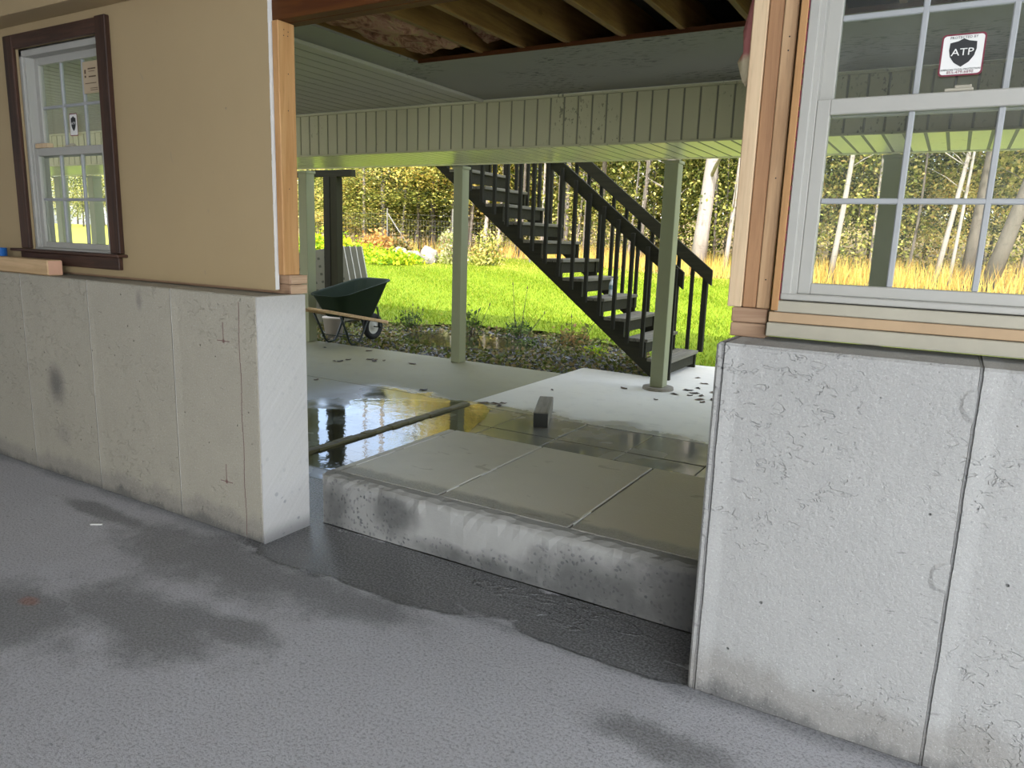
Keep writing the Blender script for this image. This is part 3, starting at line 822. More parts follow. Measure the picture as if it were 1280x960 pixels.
for i in range(40):
    z = 1.34 + i*0.031; p.box(-0.4705, -0.467, 2.470, 2.476+0.004*random.random(), z, z+0.012+0.016*random.random())
tag(p.build('torn_paper', M['red'], jb), 'dark torn paper along the edge')

# ------------------------------------------------------------------ windows
def sticker(parent, cx, cz, y, w, h, lines=True, name='security_sticker', slant=0.0):
    """white square with dark red border, black shield and lettering; stuck on the glass facing -Y"""
    def rr(w, h, r, n=5):
        o = []
        for (sx, sz, a0) in ((1, 1, 0), (-1, 1, 90), (-1, -1, 180), (1, -1, 270)):
            for k in range(n+1):
                a = math.radians(a0 + 90*k/n)
                o.append((sx*(w/2-r) + r*math.cos(a), sz*(h/2-r) + r*math.sin(a)))
        return o
    root = MB().prism([(a+cx, b+cz) for a, b in rr(w, h, 0.10*w)], y, y-0.0006).build(name, M['red'], parent)
    tag(root, 'white alarm sticker with a black shield')
    MB().prism([(a+cx, b+cz) for a, b in rr(w*0.92, h*0.92, 0.08*w)], y-0.0006, y-0.0010).build('sticker_face', M['white'], root)
    s = [(0, 0.36), (0.12, 0.305), (0.30, 0.27), (0.31, 0.10), (0.27, -0.06), (0.17, -0.20), (0, -0.31)]
    s = s + [(-a, b) for a, b in s[-2:0:-1]]
    MB().prism([(a*w+cx, (b+0.02)*h+cz) for a, b in s], y-0.0010, y-0.0014).build('shield', M['black'], root)
    def txt(tx, size, dz, mat, sx=1.0):
        me = text_mesh(tx, size, 0.0002, sx)
        me.materials.append(mat)
        link('lettering', me, None, root, (cx, y-0.0017, cz+dz), (math.pi/2, 0, 0))
    txt('ATP', 0.25*w, 0.055*h, M['white'], 1.15)
    if lines:
        txt('PROTECTED BY', 0.085*w, 0.405*h, M['black'], 1.05)
        txt('AMERICAN TOTAL PROTECTION', 0.062*w, -0.350*h, M['black'], 0.98)
        txt('855-479-6890', 0.098*w, -0.415*h, M['red'], 1.1)
    return root

def window(name, x0, wid=0.83):
    w = empty(name, (0, 0, 0), kind='structure')
    x1 = x0 + wid
    # outer frame: jambs, head, sill with stepped stops
    f = MB()
    f.box(x0, x0+0.030, 2.470, 2.58, 1.342, 2.50, 0.003); f.box(x1-0.030, x1, 2.470, 2.58, 1.342, 2.50, 0.003)
    f.box(x0, x1, 2.470, 2.58, 2.465, 2.50, 0.003)
    f.box(x0, x1, 2.466, 2.58, 1.342, 1.362, 0.003)
    f.box(x0+0.028, x0+0.046, 2.482, 2.535, 1.36, 2.47, 0.002); f.box(x1-0.046, x1-0.028, 2.482, 2.535, 1.36, 2.47, 0.002)
    f.build('window_frame', M['vinyl'], w)
    gl0, gl1 = x0+0.085, x1-0.085
    def sash(nm, y0, y1, z0, z1, gz0, gz1, sx):
        s = MB()
        s.box(x0+sx, gl0, y0, y1, z0, z1, 0.003); s.box(gl1, x1-sx, y0, y1, z0, z1, 0.003)
        s.box(gl0-0.001, gl1+0.001, y0, y1, z0, gz0, 0.003); s.box(gl0-0.001, gl1+0.001, y0, y1, gz1, z1, 0.003)
        so_ = s.build(nm, M['vinyl'], w)
        cw = (gl1-gl0)/3; ym = (y0+y1)/2
        zm = (gz0+gz1)/2
        for k in range(3):
            for (za, zb) in ((gz0, zm), (zm, gz1)):
                MB().box(gl0+k*cw, gl0+(k+1)*cw, ym-0.002, ym+0.002, za, zb).build('pane', M['glass'], so_)
        for k in (1, 2):
            MB().box(gl0+k*cw-0.0085, gl0+k*cw+0.0085, ym-0.009, ym+0.009, gz0, gz1, 0.003).build('muntin', M['muntin'], so_)
        MB().box(gl0, gl1, ym-0.0085, ym+0.0085, zm-0.0085, zm+0.0085, 0.003).build('muntin', M['muntin'], so_)
        return so_, ym
    lo, yl = sash('lower_sash', 2.488, 2.522, 1.362, 1.948, 1.397, 1.902, 0.046)
    up, yu = sash('upper_sash', 2.530, 2.562, 1.90, 2.468, 1.945, 2.425, 0.032)
    lk = MB(); lk.box(x0+wid/2-0.035, x0+wid/2+0.035, 2.486, 2.525, 1.948, 1.956, 0.003); lk.box(x0+wid/2-0.012, x0+wid/2+0.03, 2.498, 2.516, 1.956, 1.966, 0.003)
    lk.build('sash_lock', M['vinyl_dirty'], w)
    return w, lo, up, yl, yu
w1, lo1, up1, yl1, yu1 = window('window_1', -4.915)
w2, lo2, up2, yl2, yu2 = window('window_2', RW0)
sticker(w2, -0.057, 2.053, yu2-0.012, 0.108, 0.112)
sticker(w1, -4.508, 2.075, yu1-0.012, 0.080, 0.125, lines=False)
pp = MB(); pp.box(-4.375, -4.225, yu1-0.0125, yu1-0.012, 2.235, 2.405)
ps = tag(pp.build('paper_notice', M['tan_paper'], w1), 'tan printed paper notice')
ink = MB()
yk = yu1-0.013
for (a, b, zc, hh) in ((-4.325, -4.25, 2.366, 0.007), (-4.32, -4.26, 2.352, 0.003), (-4.32, -4.25, 2.324, 0.007), (-4.36, -4.25, 2.289, 0.004), (-4.31, -4.24, 2.262, 0.003), (-4.31, -4.24, 2.252, 0.003), (-4.36, -4.345, 2.352, 0.022), (-4.36, -4.345, 2.326, 0.012)):
    ink.box(a, b, yk, yk+0.0004, zc-hh/2, zc+hh/2)
ink.build('printed_lines', M['brown_ink'], ps)
# dark casing round the left window
cs = empty('window_casing', (0, 0, 0)); tag(cs, 'dark brown stained wooden casing around the left window', 'window casing')
MB().box(-5.025, -4.925, 2.440, 2.462, 1.352, 2.585, 0.004).build('side_casing', M['casing'], cs)
MB().box(-4.065, -3.972, 2.432, 2.462, 1.352, 2.588, 0.004).build('side_casing', M['casing'], cs)
MB().box(-4.923, -4.067, 2.440, 2.462, 2.508, 2.585, 0.004).build('head_casing', M['casing_x'], cs)
MB().box(-5.09, -3.945, 2.402, 2.462, 1.333, 1.350, 0.005).build('stool', M['casing_x'], cs)
MB().box(-5.03, -3.995, 2.436, 2.462, 1.262, 1.332, 0.004).build('apron', M['casing_x'], cs)
bk = MB(); bk.box(-4.855, -4.715, 2.488, 2.52, 1.949, 1.976, 0.002)
tag(bk.build('wood_scrap', M['lumber_pale']), 'small pale wood scrap lying on the left window meeting rail', 'wood scrap')

# lumber on the left ledge, blue roll behind it
p = MB(); p.box(-6.9, -4.50, 2.315, 2.40, 1.2085, 1.298, 0.006)
o = tag(p.build('lumber_post', M['lumber_x']), 'square yellow pine post lying on the left foundation ledge under the window', 'lumber')
e = MB(); e.box(-4.4995, -4.497, 2.319, 2.396, 1.213, 1.294, 0.0)
tag(e.build('end_grain', m_plain('pink_end_grain', (0.62, 0.36, 0.24), 0.7, 0.25), o), 'reddish sawn end')
r = MB(); r.lathe([(0.028, 0), (0.05, 0), (0.05, 0.05), (0.028, 0.05), (0.028, 0)], 24)
tag(r.build('tape_roll', M['blue'], None, (-5.135, 2.353, 1.299)), 'blue tape roll standing on the pine post at the far left', 'tape roll')

# ================================================================== PORCH
# structure of the patio: left slab, expansion strip, paving slabs, right slab
patio = empty('patio', (0, 0, 0), kind='structure')
MB().box(-17, -3.735, 2.67, 5.55, -0.15, 0.0, 0.004).build('concrete_slab', M['patio_l'], patio)
MB().box(-17, -3.735, 5.556, 7.52, -0.15, 0.0, 0.004).build('concrete_slab', M['patio_l'], patio)
MB().prism([(-3.728, 5.50), (4.6, 5.50), (4.6, 8.6), (-2.30, 8.9), (-2.45, 9.25), (-2.85, 9.2), (-2.9, 8.02), (-3.728, 8.05)], -0.15, 0.001, 'xy').build('concrete_slab', M['patio_r'], patio)
pv = MB().box(-0.289, 0.289, -0.289, 0.289, -0.10, 0.0, 0.004).mesh('paving_slab')
pv.materials.append(M['paver'])
first = True
for i in range(14):
    for j in range(5):
        x = -3.36 + i*0.585; y = 5.205 - j*0.585
        if y < 3.75 and x > -2.75 and x < 0.5: continue
        if y < 2.95: continue
        link('paving_slab', pv, None, patio, (x, y, random.uniform(-0.002, 0.001)))
sb = MB(); sb.box(-3.735, -3.65, 2.67, 5.50, -0.16, -0.06); sb.box(-3.7, 4.6, 2.67, 5.52, -0.2, -0.11)
sb.build('slab_bed', M['soil'], patio)
es = MB()
ys_ = np.linspace(3.0, 5.48, 26)
for i in range(25):
    a = random.uniform(-0.004, 0.004)
    es.box(-3.730+a, -3.662+a, ys_[i], ys_[i+1], -0.1, 0.020+random.uniform(-0.004, 0.004))
tag(es.build('expansion_strip', m_wood('mossy_strip', (0.11, 0.10, 0.045), (0.21, 0.19, 0.09), 1, knots=False), patio), 'mossy raised joint strip between two slabs')

# concrete step
stp = empty('concrete_step', (-1.2, 2.67, 0.0)); tag(stp, 'broken edged concrete step slab just outside the opening', 'step')
def rough_front():
    """step body with a chipped front arris"""
    nx, prof = 90, [(0.0, 0.0), (0.0, 0.09), (0.0, 0.18), (0.0, 0.235), (0.008, 0.262), (0.03, 0.274), (0.075, 0.276)]
    V, F = [], []
    xs = np.linspace(-2.70, 0.62, nx)
    for i, x in enumerate(xs):
        for k, (y, z) in enumerate(prof):
            j = 0.006 if k in (3, 4, 5) else 0.0015
            V.append((x+1.2, y + (random.uniform(-1, 1)*j if k else 0) + 0.002*math.sin(x*9+k), z + (random.uniform(-1, 1)*j*0.7 if k > 1 else 0)))
    m = len(prof)
    for i in range(nx-1):
        for k in range(m-1):
            F.append((i*m+k, (i+1)*m+k, (i+1)*m+k+1, i*m+k+1))
    mb = MB(); mb.add(V, F)
    # sides and back
    mb.add([(-1.5, 0, 0), (-1.5, 0, .27), (-1.5, 1.13, .27), (-1.5, 1.13, 0)], [(0, 1, 2, 3)])
    mb.add([(1.82, 0, 0), (1.82, 0, .27), (1.82, 1.13, .27), (1.82, 1.13, 0)], [(0, 1, 2, 3)])
    mb.add([(-1.5, 1.13, 0), (-1.5, 1.13, .27), (1.82, 1.13, .27), (1.82, 1.13, 0)], [(0, 1, 2, 3)])
    mb.add([(-1.5, 0.06, .266), (1.82, 0.06, .266), (1.82, 1.13, .266), (-1.5, 1.13, .266)], [(0, 1, 2, 3)])
    return mb
rough_front().build('step_body', M['step_face'], stp, smooth=False)
for (a, b) in ((-2.640, -2.008), (-1.996, -1.306), (-1.294, -0.60), (-0.588, 0.615)):
    MB().box(a+1.2, b+1.2, 0.068, 1.128, 0.262, 0.279, 0.004).build('slab_panel', M['step_top'], stp)
MB().box(-1.497, -1.452, 0.068, 1.128, 0.262, 0.276, 0.003).build('slab_border', M['step_top'], stp)
for (a, b, z) in ((0.20, 0.52, 0), (0.60, 0.95, 0)):
    tag(MB().box(-1.450, -1.442, a, b, 0.262, 0.2795).build('joint_line', M['white'], stp), 'white chalky joint line')
for (xx, a, b) in ((-2.002, 0.14, 0.24), (-2.002, 0.45, 0.60), (-1.300, 0.12, 0.30)):
    tag(MB().box(xx+1.2-0.003, xx+1.2+0.003, a, b, 0.262, 0.2793).build('joint_line', M['white'], stp), 'white chalky joint line')

# puddles
def puddle(name, poly, z, label, parent=None):
    pts = []
    n = len(poly)
    for i in range(n):                                    # Catmull-Rom round the outline
        p0, p1, p2, p3 = [Vector(poly[(i+k-1) % n]) for k in range(4)]
        for s in range(8):
            t = s/8
            q = 0.5*((2*p1) + (p2-p0)*t + (2*p0-5*p1+4*p2-p3)*t*t + (3*p1-p0-3*p2+p3)*t**3)
            pts.append((q.x + random.uniform(-.008, .008), q.y + random.uniform(-.008, .008)))
    mb = MB(); mb.add([(a, b, z) for a, b in pts], [tuple(range(len(pts)))])
    o = mb.build(name, M['water'])
    return tag(o, label, 'puddle')
puddle('puddle', [(-3.74, 3.62), (-3.9, 3.55), (-4.2, 3.85), (-4.62, 4.10), (-4.75, 4.40), (-4.42, 4.66), (-4.62, 4.98), (-4.3, 5.26), (-3.95, 5.42), (-3.74, 5.42)], 0.0045, 'rain puddle on the left slab reflecting sky and yellow trees')
puddle('puddle', [(-3.655, 3.55), (-3.655, 5.40), (-3.45, 5.46), (-3.3, 5.2), (-3.18, 4.85), (-3.02, 4.4), (-2.74, 3.80), (-2.74, 3.25), (-3.2, 3.32)], 0.0045, 'rain puddle between the raised joint strip and the concrete step')
puddle('puddle', [(-6.95, 8.50), (-6.3, 8.45), (-5.55, 8.75), (-5.1, 9.2), (-5.6, 9.8), (-6.35, 10.15), (-7.0, 10.0), (-7.4, 9.4)], -0.028, 'shallow puddle in the garden bed behind the middle post')

# wood offcut block on the patio
blk = empty('wood_block', (-2.745, 5.15, 0.0015), 0.42); tag(blk, 'wet grey square timber offcut standing on the patio beside the step', 'wood block')
MB().box(-0.062, 0.062, 0, 0.64, 0, 0.128, 0.006).build('timber', M['block'], blk)
MB().box(-0.058, 0.058, -0.003, 0.002, 0.004, 0.118, 0.0).build('end_face', M['block_end'], blk)

# posts
def post(x0, x1, y0, y1, z1, label, footing):
    o = empty('porch_post', ((x0+x1)/2, (y0+y1)/2, 0)); tag(o, label, 'post')
    hx, hy = (x1-x0)/2, (y1-y0)/2
    MB().box(-hx, hx, -hy, hy, 0.03 if footing else 0.0015, z1, 0.006).build('shaft', M['post'], o)
    tr = MB(); tr.box(-hx-0.012, hx+0.012, -hy-0.012, hy+0.012, z1-0.03, z1+0.001, 0.003); tr.build('cap_trim', M['post'], o)
    if footing:
        prof = [(0.001, 0.0015), (0.165, 0.0015), (0.16, 0.03), (0.001, 0.032)]
        MB().lathe(prof, 28).build('footing', M['footing'], o)
    return o
post(-7.810, -7.655, 7.36, 7.515, 2.326, 'cream porch post behind the wheelbarrow, leftmost of the posts', False)
post(-5.180, -5.055, 7.30, 7.445, 2.326, 'cream porch post in the middle of the lawn view', False)
post(-2.605, -2.465, 7.29, 7.440, 2.326, 'cream porch post on a round footing beside the stairs', True)
post(-0.640, -0.478, 7.30, 7.455, 2.326, 'grey porch post seen through the right window', False)

post(-12.72, -12.56, 7.30, 7.455, 2.326, 'porch post seen through the left window, nearer its middle', False)
post(-13.75, -13.58, 7.30, 7.455, 2.326, 'porch post seen through the left window, towards its left side', False)
# fascia of vertical panels, soffit of cross panels
PW = 0.137
fas = empty('porch_fascia', (0, 0, 0), kind='structure')
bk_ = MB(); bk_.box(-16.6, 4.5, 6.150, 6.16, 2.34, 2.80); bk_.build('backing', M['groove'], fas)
MB().box(-16.6, 4.5, 6.128, 6.150, 2.764, 2.788, 0.003).build('top_channel', M['siding'], fas)
MB().box(-16.6, 4.5, 6.132, 6.152, 2.338, 2.356, 0.003).build('bottom_channel', M['siding'], fas)
pm = MB().box(-PW/2+0.004, PW/2-0.012, 0.006, 0.016, 2.357, 2.763, 0.005).mesh('fascia_panel'); pm.materials.append(M['siding'])
for i in range(153): link('fascia_panel', pm, None, fas, (-16.52 + i*PW, 6.136, 0))
sof = empty('porch_soffit', (0, 0, 0), kind='structure')
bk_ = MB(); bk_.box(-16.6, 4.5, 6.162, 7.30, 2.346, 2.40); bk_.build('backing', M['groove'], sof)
MB().box(-16.6, 4.5, 7.275, 7.315, 2.334, 2.46, 0.003).build('edge_channel', M['soffit'], sof)
pm = MB().box(-PW/2, PW/2-0.024, 6.156, 7.274, 2.342, 2.3455, 0.0012).mesh('soffit_panel'); pm.materials.append(M['soffit'])
for i in range(153): link('soffit_panel', pm, None, sof, (-16.52 + i*PW, 0, 0))

# porch ceiling: boards on the left, bare panels round a torn-out opening
pc = empty('porch_ceiling', (0, 0, 0), kind='structure')
bm_ = MB().box(-0.0825, 0.0600, 2.62, 6.126, 2.792, 2.7955, 0.0012).mesh('ceiling_board'); bm_.materials.append(M['board'])
for i in range(75): link('ceiling_board', bm_, None, pc, (-4.135 - i*0.165, 0, 0))
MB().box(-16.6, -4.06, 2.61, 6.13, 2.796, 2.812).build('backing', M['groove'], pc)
MB().box(-4.062, -4.012, 2.61, 6.128, 2.766, 2.803, 0.010).build('joint_strip', M['board'], pc)
cp = MB(); cp.box(-4.014, -3.68, 2.61, 6.128, 2.790, 2.806); cp.box(-3.68, 4.5, 4.70, 6.128, 2.790, 2.806)
cp.build('ceiling_panel', M['ceil'], pc)
ce = MB(); ce.box(-3.675, 4.5, 4.690, 4.70, 2.786, 2.815); tag(ce.build('cut_edge', M['header'], pc), 'brown torn panel edge')
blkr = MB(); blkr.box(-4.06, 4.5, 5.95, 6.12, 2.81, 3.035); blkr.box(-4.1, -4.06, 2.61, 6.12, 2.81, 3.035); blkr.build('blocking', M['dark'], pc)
jm = None
for i, xj in enumerate((-3.72, -3.108, -2.76, -2.41, -2.012, -1.625, -1.216, -0.81, -0.41, 0.0, 0.4, 0.8)):
    j = empty('ceiling_joist', (xj, 2.61, 2.807))
    if jm is None:
        jm = MB().box(-0.019, 0.019, 0, 3.33, 0.0, 0.224, 0.003).mesh('joist_board'); jm.materials.append(M['joist'])
        lm_ = MB().box(-0.034, -0.0195, 0.2, 3.2, 0.004, 0.03, 0.002).mesh('nailer'); lm_.materials.append(M['joist'])
    link('joist_board', jm, None, j)
    if i in (3, 4): link('nailer', lm_, None, j)
    if i < 8:
        lab = {0: 'leftmost ceiling joist, left of the insulation', 1: 'ceiling joist at the right edge of the pink insulation', 2: 'ceiling joist, first right of the insulation bay', 3: 'ceiling joist with a nailer strip, second right of the insulation',
               4: 'ceiling joist with a nailer strip and splice, third right of the insulation', 5: 'ceiling joist above the middle of the mouldy panel', 6: 'ceiling joist meeting the panel near the right studs', 7: 'ceiling joist just behind the right studs'}[i]
        tag(j, lab, 'joist')
    else:
        tag(j, 'ceiling joist hidden above the right window', 'joist', 'hidden joists on the right')

def fluff(name, x0, x1, y0, y1, z0, z1, nx, ny, amp, label, cat=True, mat='insul'):
    """batt with a lumpy hanging underside"""
    V, F = [], []
    ph = [random.uniform(0, 6) for _ in range(6)]
    for i in range(nx+1):
        for k in range(ny+1):
            u, v = i/nx, k/ny
            x = x0+(x1-x0)*u; y = y0+(y1-y0)*v
            e = min(1, 6*min(u, 1-u)+0.15)*min(1, 8*min(v, 1-v)+0.15)
            z = z0 + amp*(math.sin(x*19+ph[0]+3*math.sin(y*5+ph[1]))*0.5+math.sin(y*13+ph[2]+2*math.sin(x*11))*0.5+random.uniform(-.35, .35))*e + (1-e)*(z1-z0)*0.35
            V.append((x, y, z))
    m = ny+1
    for i in range(nx):
        for k in range(ny):
            F.append((i*m+k, (i+1)*m+k, (i+1)*m+k+1, i*m+k+1))
    b = len(V)
    V += [(x0, y0, z1), (x1, y0, z1), (x1, y1, z1), (x0, y1, z1)]
    F.append((b, b+1, b+2, b+3))
    F.append(tuple([b+0, b+3] + [k for k in range(ny, -1, -1)]))
    F.append(tuple([b+2, b+1] + [nx*m+k for k in range(0, ny+1)]))
    F.append(tuple([b+1, b+0] + [i*m for i in range(0, nx+1)]))
    F.append(tuple([b+3, b+2] + [i*m+ny for i in range(nx, -1, -1)]))
    return tag(MB().add(V, F).build(name, M[mat], smooth=True), label, 'insulation')
fluff('insulation_batt', -3.655, -3.135, 2.70, 4.682, 2.800, 3.03, 15, 46, 0.022, 'pink and brown fibreglass batt sagging in the torn open ceiling')
fluff('insulation_batt', -3.08, -2.79, 4.42, 4.72, 2.88, 3.02, 10, 16, 0.03, 'small pink fibreglass remnant deep in the dark bay right of the big batt')
tf = MB()
ring = 10; pr = [(2.32, 0.012), (2.26, 0.026), (2.20, 0.033), (2.14, 0.030), (2.10, 0.040), (2.05, 0.022), (2.03, 0.006)]
V, F = [], []
for (z, r) in pr:
    for k in range(ring):
        a = 2*math.pi*k/ring; rr = r*(1+random.uniform(-.2, .25))
        V.append((-0.665+rr*math.cos(a)*0.8+(2.3-z)*-0.03, 2.625+rr*math.sin(a)*0.7, z+random.uniform(-.008, .008)))
for i in range(len(pr)-1):
    for k in range(ring): F.append((i*ring+k, i*ring+(k+1) % ring, (i+1)*ring+(k+1) % ring, (i+1)*ring+k))
F.append(tuple(range(ring))); F.append(tuple((len(pr)-1)*ring+k for k in range(ring)))
def m_tuft():
    t = NT('pink_insulation_tuft'); z = t.xyz(t.pos())[2]; nn = t.noise(t.pos(), 40, 4)
    c = t.mix(t.smooth(t.math('ADD', z, t.math('MULTIPLY', nn, 0.03)), 2.115, 2.15), (0.66, 0.58, 0.40), (0.50, 0.20, 0.19))
    return t.done(t.bsdf(c, 0.95, t.bump(nn, 0.8, 0.01), spec=0.05))
tag(MB().add(V, F).build('insulation_tuft', m_tuft(), smooth=True), 'pink and yellow insulation tuft hanging behind the right studs', 'insulation')

# ================================================================== STAIRS
RISE, RUN, NX1 = 0.2155, 0.2835, -2.632
SY0, SY1 = 8.00, 9.06
sta = empty('wooden_staircase', (-2.7, 8.5, 0.0)); tag(sta, 'dark stained outdoor wooden staircase climbing left to a deck', 'staircase')
def SL(v): return tuple(np.array(v) - np.array((-2.7, 8.5, 0.0)))
def sbox(x0, x1, y0, y1, z0, z1, b=0.004): return MB().box(x0+2.7, x1+2.7, y0-8.5, y1-8.5, z0, z1, b)
NS = 12
for (ya, yb) in ((SY0, SY0+0.045), (SY1-0.045, SY1)):
    top = []
    for k in range(1, NS+1):
        nx = NX1 - 0.02 - RUN*(k-1)
        top += [(nx+2.7, RISE*(k-1)+0.001 if k > 1 else 0.0015), (nx+2.7, RISE*k-0.04)]
    xe = NX1 - RUN*NS
    top.append((xe+2.7, RISE*NS-0.04))
    # underside: parallel to the pitch
    zb = lambda x: 1.20 - 0.77*(x+4.40)
    low = [(xe+2.7, zb(xe)), (-2.865+2.7, 0.0015)]
    poly = [(a, b) for a, b in top] + low
    MB().prism(poly, ya-8.5, yb-8.5).build('stringer', M['deck_dark'], sta)
for k in range(1, NS+1):
    nx = NX1 - RUN*(k-1); z = RISE*k
    t_ = sbox(nx-0.14, nx, SY0-0.004, SY1+0.012, z-0.038, z); t_.build('tread_board', M['tread'], sta)
    t_ = sbox(nx-0.279, nx-0.147, SY0-0.004, SY1+0.012, z-0.038, z); t_.build('tread_board', M['tread'], sta)
    sbox(nx-0.060, nx-0.038, SY0+0.05, SY1-0.05, z-0.168, z-0.039, 0.002).build('riser', M['deck_dark'], sta)
def railz(x): return 1.953 - 0.777*(x+3.494)
for (yy, sgn) in ((SY0-0.028, -1), (SY1+0.028, 1)):
    r = MB().prism([(x+2.7, railz(x)+dz) for x, dz in ((-2.54, 0), (-6.0, 0), (-6.0, -0.185), (-2.54, -0.185))], yy-0.02-8.5, yy+0.02-8.5)
    r.build('handrail', M['deck_dark'], sta)
    for i in range(18):
        x = (-2.772 if sgn < 0 else -2.80) - 0.186*i
        yb = yy - sgn*0.0 + (-0.0 if sgn < 0 else 0.0)
        zb = 1.20 - 0.77*(x+4.40) + 0.14
        ztop = railz(x) - 0.06
        b_ = sbox(x-0.021, x+0.021, yb-0.062 if sgn < 0 else yb+0.021, yb-0.021 if sgn < 0 else yb+0.062, max(zb, 0.16), ztop, 0.003)
        b_.build('baluster', M['deck_dark_z'], sta)
    n = sbox(-2.665, -2.60, yy-0.062 if sgn < 0 else yy+0.021, yy-0.0205 if sgn < 0 else yy+0.085, 0.0015 if sgn < 0 else 0.19, railz(-2.63)-0.03, 0.004)
    n.build('newel_post', M['deck_dark_z'], sta)

# bottle on the fourth tread
bt = empty('water_bottle', (-3.615, 8.50, RISE*4+0.0015)); tag(bt, 'clear plastic water bottle standing on a stair tread', 'bottle')
MB().lathe([(0.001, 0), (0.030, 0), (0.033, 0.01), (0.033, 0.065), (0.031, 0.07), (0.033, 0.075), (0.033, 0.135), (0.028, 0.155), (0.013, 0.185), (0.013, 0.198), (0.001, 0.198)], 20).build('bottle_body', M['bottle'], bt, smooth=True)
MB().lathe([(0.0338, 0.078), (0.0338, 0.13)], 20).build('bottle_label', M['bottle_label'], bt, smooth=True)
MB().lathe([(0.001, 0.199), (0.015, 0.199), (0.015, 0.215), (0.001, 0.215)], 16).build('cap', M['white'], bt, smooth=True)

# dark post and beam at the left
dp = empty('deck_post', (-8.72, 8.95, -0.06)); tag(dp, 'dark stained square post behind the wheelbarrow carrying a beam', 'post')
MB().box(-0.14, -0.005, -0.07, 0.07, 0.0, 2.455, 0.004).build('post_plank', M['deck_dark_z'], dp)
MB().box(0.003, 0.14, -0.062, 0.078, 0.0, 2.455, 0.004).build('post_plank', m_plain('brown_green_stain', (0.028, 0.028, 0.015), 0.8, spec=0.2), dp)
bmx = MB(); bmx.box(-10.6, -8.27, 8.90, 9.0, 2.396, 2.50, 0.004)
tag(bmx.build('deck_beam', M['deck_dark']), 'dark stained horizontal beam resting on the dark left post', 'beam')

# ================================================================== WHEELBARROW
wb = empty('wheelbarrow', (-7.2, 7.55, 0.0)); tag(wb, 'dark green wheelbarrow with wooden handles parked at the patio edge', 'wheelbarrow')
def rring(hw, y0, y1, z0, z1, r, n=6):
    o = []
    for (sx, sy, a0) in ((1, 1, 0), (-1, 1, 90), (-1, -1, 180), (1, -1, 270)):
        for k in range(n+1):
            a = math.radians(a0+90*k/n)
            x = sx*(hw-r)+r*math.cos(a); y = ((y1-r) if sy > 0 else (y0+r))+r*math.sin(a)
            o.append((x, y, z0+(z1-z0)*(y-y0)/(y1-y0)))
    return o
rings = [rring(0.165, -0.17, 0.40, 0.395, 0.315, 0.09), rring(0.205, -0.20, 0.46, 0.44, 0.40, 0.11), rring(0.29, -0.33, 0.69, 0.66, 0.865, 0.15),
         rring(0.305, -0.35, 0.715, 0.685, 0.89, 0.16), rring(0.325, -0.37, 0.735, 0.685, 0.892, 0.17), rring(0.325, -0.37, 0.735, 0.675, 0.882, 0.17)]
V, F = [], []
m = len(rings[0])
for rg in rings: V += rg
for i in range(len(rings)-1):
    for k in range(m): F.append((i*m+k, i*m+(k+1) % m, (i+1)*m+(k+1) % m, (i+1)*m+k))
F.append(tuple(range(m)))
tray = MB().add(V, F).build('tray', M['green'], wb, smooth=True)
sm = tray.modifiers.new('thickness', 'SOLIDIFY'); sm.thickness = 0.008; sm.offset = -1
ng = Vector((-0.0, -0.84, -0.5)).normalized()
mk = MB(); mk.box(-0.13, 0.01, -0.001, 0.001, -0.018, 0.018)
mo = mk.build('printed_mark', M['pale_mark'], wb, (-0.02, -0.284, 0.585), (math.radians(36), 0, 0))
tag(mo, 'small pale worn print on the tray')
for s in (-1, 1):
    h = MB(); h.bar((s*0.27, -0.62, 0.517), (s*0.20, 0.72, 0.262), 0.035, 0.045, 0.008); hb = h.build('handle', M['lumber_x'], wb)
    h2 = MB(); h2.tube([(s*0.285, -0.90, 0.57), (s*0.2705, -0.615, 0.516)], [0.017, 0.020], 10); h2.build('grip', M['lumber_x'], hb)
    l = MB(); l.tube([(s*0.245, -0.30, 0.43), (s*0.235, -0.20, 0.25), (s*0.225, -0.11, 0.06), (s*0.222, -0.06, 0.0175), (s*0.22, 0.0, 0.0165), (s*0.22, 0.06, 0.02), (s*0.222, 0.12, 0.08), (s*0.225, 0.26, 0.34)], 0.0155, 8)
    l.build('leg', M['steel'], wb, smooth=True)
    f_ = MB(); f_.bar((s*0.165, 0.60, 0.205), (s*0.17, 0.52, 0.50), 0.012, 0.03); f_.bar((s*0.18, 0.55, 0.30), (s*0.10, 0.62, 0.205), 0.012, 0.03)
    f_.build('axle_bracket', M['steel'], wb)
br = MB(); br.tube([(-0.225, -0.10, 0.12), (0.225, -0.10, 0.12)], 0.007, 6); br.tube([(-0.22, 0.13, 0.11), (0.22, 0.13, 0.11)], 0.007, 6); br.build('leg_brace', M['steel'], wb)
whl = MB()
pr = [(0.150+0.045*math.cos(t), 0.045*math.sin(t)) for t in np.linspace(0, 2*math.pi, 13)]
whl.lathe(pr, 32, (0, 0.62, 0.205-0.010), 0); tyre = whl.build('tyre', M['rubber'], wb, smooth=True)
rm = MB(); rm.lathe([(0.001, -0.022), (0.03, -0.03), (0.05, -0.012), (0.10, -0.010), (0.125, -0.028), (0.125, 0.028), (0.10, 0.010), (0.05, 0.012), (0.03, 0.03), (0.001, 0.022)], 28, (0, 0.62, 0.195), 0)
rm.build('wheel_rim', M['rim'], wb, smooth=True)
ax = MB(); ax.tube([(-0.175, 0.62, 0.195), (0.175, 0.62, 0.195)], 0.009, 8); ax.build('axle', M['steel'], wb)

